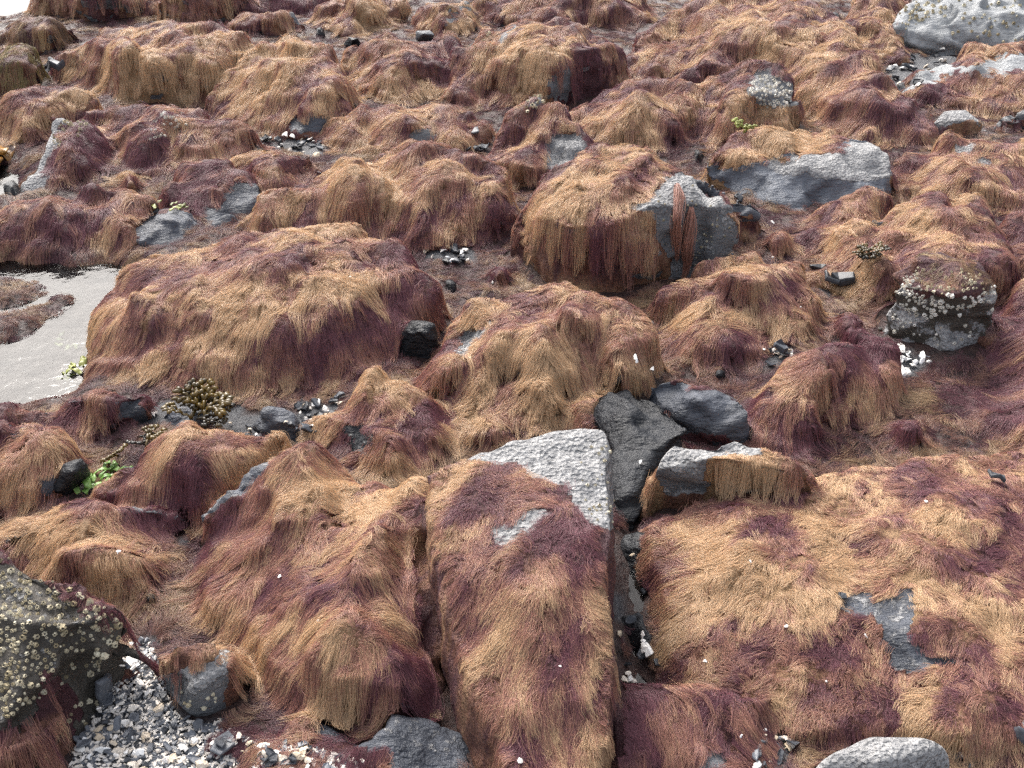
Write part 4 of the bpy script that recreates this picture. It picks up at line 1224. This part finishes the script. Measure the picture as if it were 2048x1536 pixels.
def chip_mesh(seed, mat='chip'):
    r_ = np.random.default_rng(seed + 900)
    n = int(r_.integers(5, 8))
    an = np.sort((np.arange(n) + r_.uniform(-0.3, 0.3, n)) / n * 2 * math.pi)
    el = r_.uniform(0.45, 0.8)
    rad = r_.uniform(0.40, 0.58, n)
    th = r_.uniform(0.10, 0.24)
    ring = np.stack([rad * np.cos(an), rad * el * np.sin(an)], -1)
    V, F = [], []
    for sc, z in ((0.90, -th / 2), (1.0, -th * 0.25), (1.0, th * 0.25), (0.88, th / 2)):
        V += [(x * sc, y * sc, z + 0.06 * x * seed % 3 * 0.1 + r_.normal(0, 0.012)) for x, y in ring]
    for l in range(3):
        for k in range(n):
            k2 = (k + 1) % n
            F.append((l * n + k, l * n + k2, (l + 1) * n + k2, (l + 1) * n + k))
    F.append(tuple(range(n - 1, -1, -1)))
    F.append(tuple(range(3 * n, 4 * n)))
    m = bpy.data.meshes.new('slate_chip')
    m.from_pydata(V, [], F)
    m.materials.append(M[mat])
    return m
SHELLS = [shell_mesh(k) for k in range(12)]
WHITES = [m for k, m in enumerate(SHELLS) if k % 3 == 0]
SLIVERS = [m for m in SHELLS if max(v.co.y for v in m.vertices) - min(v.co.y for v in m.vertices) < 0.72]
CHIPS = [chip_mesh(k) for k in range(10)]
WETCHIPS = [chip_mesh(k + 40, 'chipwet') for k in range(6)]

def ground_at(u, v):
    z = 0.0
    for _ in range(4):
        p = unproj(u, v, z)
        z = float(samp(H, np.array([p[0]]), np.array([p[1]]))[0])
    p = unproj(u, v, z)
    return np.array([p[0], p[1], z])

def lay(name, mesh, u, v, s, lift, label, cat, group, tilt=0.35, flatz=1.0):
    p = ground_at(u, v)
    o = link(name, mesh)
    o.location = (p[0], p[1], p[2] + lift)
    o.rotation_euler = (random.gauss(0, tilt), random.gauss(0, tilt), random.uniform(0, 6.28))
    o.scale = (s, s, s * flatz)
    tag(o, label, cat, group)
    return o

def pocket(key, n_shell, n_chip, s_shell, s_chip, where, white=False, wet=False):
    poly = POCKETS[key]
    for k, (u, v) in enumerate(rand_in(poly, n_chip)):
        s = random.uniform(*s_chip)
        lay('slate_chip', random.choice(WETCHIPS if wet else CHIPS), u, v, s, s * 0.08 + random.uniform(0, 0.004), ('large' if s > 0.5 * sum(s_chip) else 'small') + ' dark slate chip ' + where, 'slate chip', 'slate chips ' + where, 0.25)
    for k, (u, v) in enumerate(rand_in(poly, n_shell)):
        s = random.uniform(*s_shell)
        ms = random.choice(WHITES if white else SHELLS)
        look = ('large ' if s > 0.5 * sum(s_shell) else 'small ') + ('white ' if ms in WHITES else 'cream ') + ('sliver of shell ' if ms in SLIVERS else 'broad shell piece ')
        lay('shell_fragment', ms, u, v, s, s * 0.10 + random.uniform(0.002, 0.010), look + where, 'shell', 'shell fragments ' + where, 0.4)

pocket('beach', 160, 120, (0.010, 0.026), (0.012, 0.034), 'in the gravel below the barnacled boulder')
pocket('heap', 38, 4, (0.016, 0.032), (0.02, 0.03), 'in the heap at the foot of the green-capped boulder', white=True)
pocket('channel', 18, 10, (0.012, 0.024), (0.02, 0.05), 'in the channel beside the shaggy golden boulder', wet=True)
pocket('footpocket', 22, 14, (0.012, 0.026), (0.02, 0.05), 'in the pocket at the foot of the huge golden boulder', wet=True)
pocket('behind', 14, 8, (0.014, 0.028), (0.02, 0.05), 'in the wet pocket below the tall split boulder', wet=True)
pocket('chipnest', 7, 14, (0.016, 0.03), (0.04, 0.09), 'in the nest of upright slates by the pointed rock', wet=True)
pocket('farpocket', 16, 12, (0.016, 0.035), (0.03, 0.06), 'in the long pocket below the sloping ridge', wet=True)
pocket('corner', 10, 14, (0.014, 0.034), (0.02, 0.045), 'in the corner between maroon mound and weed fans')
pocket('corner2', 6, 8, (0.014, 0.03), (0.02, 0.04), 'beside the smooth grey cobble')
pocket('nook', 10, 6, (0.012, 0.022), (0.015, 0.04), 'in the nook under the long golden fringe', wet=True)
pocket('greypocket', 20, 14, (0.02, 0.045), (0.03, 0.08), 'under the great bare grey boulder', wet=True)
pocket('crevice', 14, 8, (0.010, 0.022), (0.02, 0.04), 'down in the black crevice', wet=True)
pocket('wrackbed', 14, 8, (0.012, 0.024), (0.02, 0.05), 'around the bladder wrack', wet=True)
# fine shell grit between the larger pieces
def grit(key, n, smin, smax, label):
    V, F = [], []
    for u, v in rand_in(POCKETS[key], n):
        p = ground_at(u, v)
        s = random.uniform(smin, smax)
        m = np.array(Matrix.Rotation(random.uniform(0, 6.28), 3, 'Z') @ Matrix.Rotation(random.gauss(0, 0.5), 3, 'X'))
        b = np.array([(-.5, -.25, 0), (.5, -.2, 0), (.45, .25, 0.05), (-.4, .3, 0), (-.3, -.1, .22), (.3, 0, .2)]) * s
        b = b @ m.T + p + (0, 0, 0.002)
        k = len(V)
        V += [tuple(x) for x in b]
        F += [tuple(k + q for q in f) for f in ((0, 3, 2, 1), (0, 1, 5, 4), (1, 2, 5), (2, 3, 4, 5), (3, 0, 4))]
    return V, F
gV, gF = grit('beach', 2600, 0.006, 0.014, '')
o = mesh_obj('shell_grit', gV[:len(gV)], gF, M['shell'], smooth=False)
tag(o, 'fine cream shell grit filling the gravel below the barnacled boulder', 'shell grit', kind='stuff')
gV, gF = grit('beach', 1300, 0.008, 0.018, '')
o = mesh_obj('slate_grit', gV, gF, M['chip'], smooth=False)
tag(o, 'fine dark slate grit filling the gravel below the barnacled boulder', 'slate grit', kind='stuff')

# single larger stones and shells
def stone(u, v, s, label, mat='chipwet', seed=0, flatz=1.6, cat='stone', name='slate_stone', tilt=0.2, lift=0.2):
    m = chip_mesh(seed + 70, mat)
    o = lay(name, m, u, v, s, s * lift, label, cat, None, tilt, flatz)
    bv = o.modifiers.new('round', 'BEVEL')
    bv.width, bv.segments = 0.05, 2
    return o
stone(1658, 574, 0.085, 'dark oval slate standing beside its twin below the white shell', seed=1, tilt=0.5)
stone(1684, 574, 0.095, 'second dark slate leaning by the golden weedy rise', seed=2, tilt=0.5)
stone(1634, 545, 0.06, 'small round dark stone above the pair of dark slates', seed=3)
stone(1556, 710, 0.06, 'small black wet pebble under the long golden fringe', seed=4, flatz=2.4)
stone(1475, 405, 0.05, 'dark pebble by the thin leaning slab', seed=5)
stone(120, 145, 0.12, 'slate slab on the ground beside the flat-topped golden boulder', 'chip', seed=6)
stone(225, 1395, 0.085, 'leaning dark slate propped on the barnacled boulder', 'chip', seed=7, tilt=0.6)
stone(450, 1500, 0.06, 'larger pale-edged slate at the rim of the gravel', 'chip', seed=8, flatz=0.8)
stone(1240, 205, 0.10, 'wet slate by the foot of the hanging curtains', seed=9)
stone(1990, 968, 0.05, 'dark chip poking from the flat weed bed', seed=11)
stone(2030, 1490, 0.10, 'blue-grey slate at the edge of the weed fans', 'chip', seed=12)
stone(1680, 1200, 0.03, 'small slate chip on the bare patch of the weed bed', seed=13)

def white_shell(u, v, s, label, kind=0):
    o = lay('shell', WHITES[kind % len(WHITES)], u, v, s, s * 0.12, label, 'shell', None, 0.2)
white_shell(1695, 537, 0.055, 'large white broken shell beside the olive wrack', 0)
white_shell(1545, 447, 0.03, 'white shell below the dark blue-grey cleaved face', 1)
white_shell(1293, 650, 0.045, 'round white shell in the channel mouth', 2)
white_shell(1295, 1300, 0.035, 'pale shell bit on the black wet stone', 3)
white_shell(1265, 1385, 0.035, 'pale shell at the end of the crevice', 1)
white_shell(1310, 1382, 0.035, 'yellowish shell beside the pale shell in the crevice', 2)
white_shell(225, 1350, 0.045, 'big white limpet shell by the barnacled boulder', 0)
white_shell(268, 1325, 0.045, 'bright white crumpled shell at the top of the gravel', 2)
white_shell(985, 565, 0.022, 'small white shell on the weed beside the tall split boulder', 1)
for k, (u, v) in enumerate([(1110,240),(1060,275),(1150,450),(1165,520),(1010,455),(1030,465),(1380,470),(1545,520),(1600,620),(470,520),(640,600),(300,880),(740,1010),(560,1160),(640,1250),(860,1150),(1010,1240),(1120,1340),(1100,1450),(1500,1130),(1730,1280),(1570,1260),(1650,1370),(1410,1330),(1850,1010),(1700,690),(1640,800),(1080,730),(240,1110),(180,1040),(830,700),(1300,840),(1240,860),(1280,930),(770,1180),(1040,1530),(1480,1480),(1370,1470),(940,250),(520,620),(700,560),(330,560)]):
    lay('shell_speck', random.choice(WHITES), u, v, random.uniform(0.007, 0.013) * (1 if v > 600 else 1.6), 0.012, 'tiny white shell speck caught on the weed', 'shell', 'tiny white shell specks on the weed')

# ------------------------------------------------------------------ larger seaweeds
def blade(length, width, seed, mat, name, parent, base, yaw, pitch, curl=1.0, ruffle=0.25, nu=12, nv=5, tip=1.0):
    """one flat wavy frond rising from base"""
    r_ = np.random.default_rng(seed)
    p0, p1 = r_.uniform(0, 6.28, 2)
    V, F = [], []
    x, z, an = 0.0, 0.0, pitch
    for a in range(nu + 1):
        t = a / nu
        w = width * (0.25 + 0.75 * math.sin(math.pi * min(1, 0.12 + t * 0.83)) ** 0.7) * (1 if t < 0.93 else 0.75)
        for b in range(nv):
            q = (b / (nv - 1) - 0.5)
            rz = ruffle * width * (math.sin(p0 + 9 * t + 4 * q) * abs(q) * 1.8 + 0.4 * math.sin(p1 + 6 * t))
            V.append((x + 0.1 * width * math.sin(p1 + 11 * t) * abs(q), q * w + 0.25 * width * math.sin(p0 + 4 * t), z + rz))
        x += length / nu * math.cos(an)
        z += length / nu * math.sin(an)
        an -= curl * 1.9 / nu * pitch * 1.6
        if z < 0.0 and an < 0:
            an = 0.05
    for a in range(nu):
        for b in range(nv - 1):
            k = a * nv + b
            F.append((k, k + 1, k + nv + 1, k + nv))
    m = bpy.data.meshes.new(name)
    m.from_pydata(V, [], F)
    m.materials.append(M[mat])
    m.shade_smooth()
    o = link(name, m, parent)
    o.location = base
    o.rotation_euler = (0, 0, yaw)
    sd_ = o.modifiers.new('thick', 'SOLIDIFY')
    sd_.thickness = 0.0012
    return o

def wrack_frond(seed, size, mat, parent, base, yaw):
    """forked strap frond with swollen tips"""
    r_ = np.random.default_rng(seed)
    V, F = [], []
    def seg(x, y, z, d, w, ln, depth):
        n = 4
        pts = []
        for a in range(n + 1):
            t = a / n
            xx, yy = x + math.cos(d) * ln * t, y + math.sin(d) * ln * t
            zz = z + size * 0.25 * (t * (1 - t) * 2) * r_.uniform(0.4, 1) + size * 0.05 * depth * t
            ww = w * (1.0 if depth > 0 else (0.8 + 1.1 * math.sin(math.pi * min(1, t * 1.05))))
            nx_, ny_ = -math.sin(d) * ww / 2, math.cos(d) * ww / 2
            k = len(V)
            V.extend([(xx - nx_, yy - ny_, zz - 0.1 * ww), (xx, yy, zz + 0.35 * ww), (xx + nx_, yy + ny_, zz - 0.1 * ww)])
            pts.append(k)
        for p, q in zip(pts, pts[1:]):
            F.extend([(p, p + 1, q + 1, q), (p + 1, p + 2, q + 2, q + 1)])
        if depth > 0:
            zz = V[pts[-1] + 1][2] - 0.35 * w
            for sg in (-1, 1):
                seg(xx, yy, zz, d + sg * r_.uniform(0.25, 0.65), w * 0.92, ln * r_.uniform(0.7, 1.0), depth - 1)
    seg(0, 0, 0, 0, size * 0.16, size * 0.45, 3)
    m = bpy.data.meshes.new('frond')
    m.from_pydata(V, [], F)
    m.materials.append(M[mat])
    m.shade_smooth()
    o = link('frond', m, parent)
    o.location = base
    o.rotation_euler = (r_.normal(0, 0.25), -r_.uniform(0.0, 0.5), yaw)
    sd_ = o.modifiers.new('thick', 'SOLIDIFY')
    sd_.thickness = 0.0015
    return o

def clump(name, u, v, label, cat, n, fn, spread):
    p = ground_at(u, v)
    e = empty(name, p)
    tag(e, label, cat)
    for k in range(n):
        b = (random.gauss(0, spread), random.gauss(0, spread), 0.008 + random.uniform(0, 0.02))
        fn(k, e, b)
    return e
clump('bladder_wrack', 412, 842, 'dark bladder wrack clump with yellow tips on the flat slate', 'seaweed', 16,
      lambda k, e, b: wrack_frond(k, random.uniform(0.045, 0.07), 'wrack', e, b, random.uniform(-0.6, 3.6)), 0.02)
clump('brown_wrack', 285, 905, 'small brown wrack with cupped yellow tips behind the sea lettuce', 'seaweed', 9,
      lambda k, e, b: wrack_frond(k + 40, random.uniform(0.03, 0.05), 'wrack', e, b, random.uniform(0, 6.28)), 0.03)
clump('dark_wrack', 385, 985, 'dark curled wrack lying on the low pinkish boulder', 'seaweed', 9,
      lambda k, e, b: wrack_frond(k + 60, random.uniform(0.05, 0.08), 'wrack', e, b, random.uniform(0, 6.28)), 0.02)
clump('olive_wrack', 1735, 518, 'small olive yellow wrack by the large white shell', 'seaweed', 9,
      lambda k, e, b: wrack_frond(k + 80, random.uniform(0.035, 0.055), 'wrack', e, b, random.uniform(0, 6.28)), 0.02)
clump('ridge_wrack', 1490, 270, 'yellow-olive wrack sprig on the flat-topped grey block', 'seaweed', 5,
      lambda k, e, b: wrack_frond(k + 90, random.uniform(0.03, 0.05), 'olive', e, b, random.uniform(0, 6.28)), 0.02)
clump('sea_lettuce', 212, 962, 'bright green sea lettuce standing by the black slate wedge', 'seaweed', 8,
      lambda k, e, b: blade(random.uniform(0.04, 0.07), random.uniform(0.009, 0.015), k + 5, 'lettuce', 'blade', e, b, random.uniform(0.6, 2.6), random.uniform(0.7, 1.3)), 0.02)
clump('sea_lettuce', 180, 985, 'low light-green sea lettuce shreds spread on wet stone', 'seaweed', 6,
      lambda k, e, b: blade(random.uniform(0.04, 0.07), random.uniform(0.015, 0.025), k + 25, 'lettuce', 'blade', e, b, random.uniform(0, 6.28), 0.25), 0.025)
clump('green_algae', 552, 412, 'bright green algae tuft behind the huge golden boulder', 'seaweed', 9,
      lambda k, e, b: blade(random.uniform(0.05, 0.09), random.uniform(0.010, 0.018), k + 45, 'lettuce', 'blade', e, b, random.uniform(0, 6.28), 0.5), 0.035)
clump('green_algae', 1895, 545, 'light green algae patch on the barnacle-capped boulder', 'seaweed', 9,
      lambda k, e, b: blade(random.uniform(0.025, 0.05), random.uniform(0.008, 0.014), k + 65, 'lettuce', 'blade', e, b, random.uniform(0, 6.28), 0.4), 0.022)
clump('green_algae', 45, 1285, 'mossy green algae spot among the yellow barnacles', 'seaweed', 8,
      lambda k, e, b: blade(random.uniform(0.015, 0.03), random.uniform(0.006, 0.010), k + 85, 'olive', 'blade', e, b, random.uniform(0, 6.28), 0.5), 0.015)
clump('green_algae', 345, 415, 'dull green algae below the small dark hump', 'seaweed', 7,
      lambda k, e, b: blade(random.uniform(0.03, 0.06), random.uniform(0.010, 0.016), k + 105, 'olive', 'blade', e, b, random.uniform(0, 6.28), 0.4), 0.04)
clump('pool_wrack', 165, 742, 'broad yellow-green blades lying in the tide pool edge', 'seaweed', 9,
      lambda k, e, b: blade(random.uniform(0.035, 0.06), random.uniform(0.016, 0.026), k + 125, 'olive', 'blade', e, b, random.uniform(0, 6.28), 0.35, ruffle=0.35), 0.035)
clump('pool_wrack', 135, 698, 'smaller yellow-green blades floating out in the tide pool', 'seaweed', 6,
      lambda k, e, b: blade(random.uniform(0.025, 0.04), random.uniform(0.010, 0.016), k + 145, 'olive', 'blade', e, b, random.uniform(0, 6.28), 0.3), 0.03)
clump('kelp', 18, 322, 'broad orange-brown kelp blade at the small pool', 'seaweed', 4,
      lambda k, e, b: blade(random.uniform(0.18, 0.28), random.uniform(0.08, 0.12), k + 165, 'kelp', 'blade', e, b, math.pi + random.uniform(-0.6, 0.6), 0.6), 0.03)

# two tassels hanging free over the split boulder's bare shoulder
def tassel(pts, n, wid, val):
    r = KEY['split_boulder']
    P = []
    for u, v in pts:
        hit, nm, *_ = shoot(r['bvh'], u, v)
        if hit is None:
            last = P[-1]
            hit = Vector(ray_dir(u, v)) * ((last.y) / ray_dir(u, v)[1]) + Vector((0, 0, CAM_H))
            nm = Vector((0, -1, 0))
        P.append(hit + nm * 0.012 + Vector((0, -0.006, 0)))
    P = np.array([tuple(p) for p in P])
    t = np.linspace(0, 1, 9)
    base = np.stack([np.interp(t, np.linspace(0, 1, len(P)), P[:, j]) for j in range(3)], -1)
    a = rng.normal(0, wid, (n, 1, 3)) * (0.35 + 0.9 * np.sin(math.pi * t ** 0.8))[None, :, None]
    w = 0.003 * np.sin(rng.uniform(0, 6.28, (n, 1)) + 8 * t)[..., None] * np.array([1, 0.3, 0])
    Q = base[None] + a + w
    ln = rng.uniform(0.6, 1.0, n)
    Q = np.stack([np.stack([np.interp(t * l, t, q[:, j]) for j in range(3)], -1) for q, l in zip(Q, ln)])
    C = (RUST * val + MAR * (1 - val))[None, None] * rng.uniform(0.6, 1.3, (n, 1, 1)) * np.ones((n, 9, 1))
    GROWN[999] = [(Q, np.full((n, 9), 0.0009), C)]
    strands(999, r['ob'], r['lo'], 'weed_tassel')
tassel([(1352, 372), (1356, 400), (1346, 440), (1350, 480), (1350, 520)], 120, 0.007, 0.9)
tassel([(1380, 412), (1375, 450), (1368, 490), (1370, 530), (1362, 568)], 150, 0.008, 0.9)
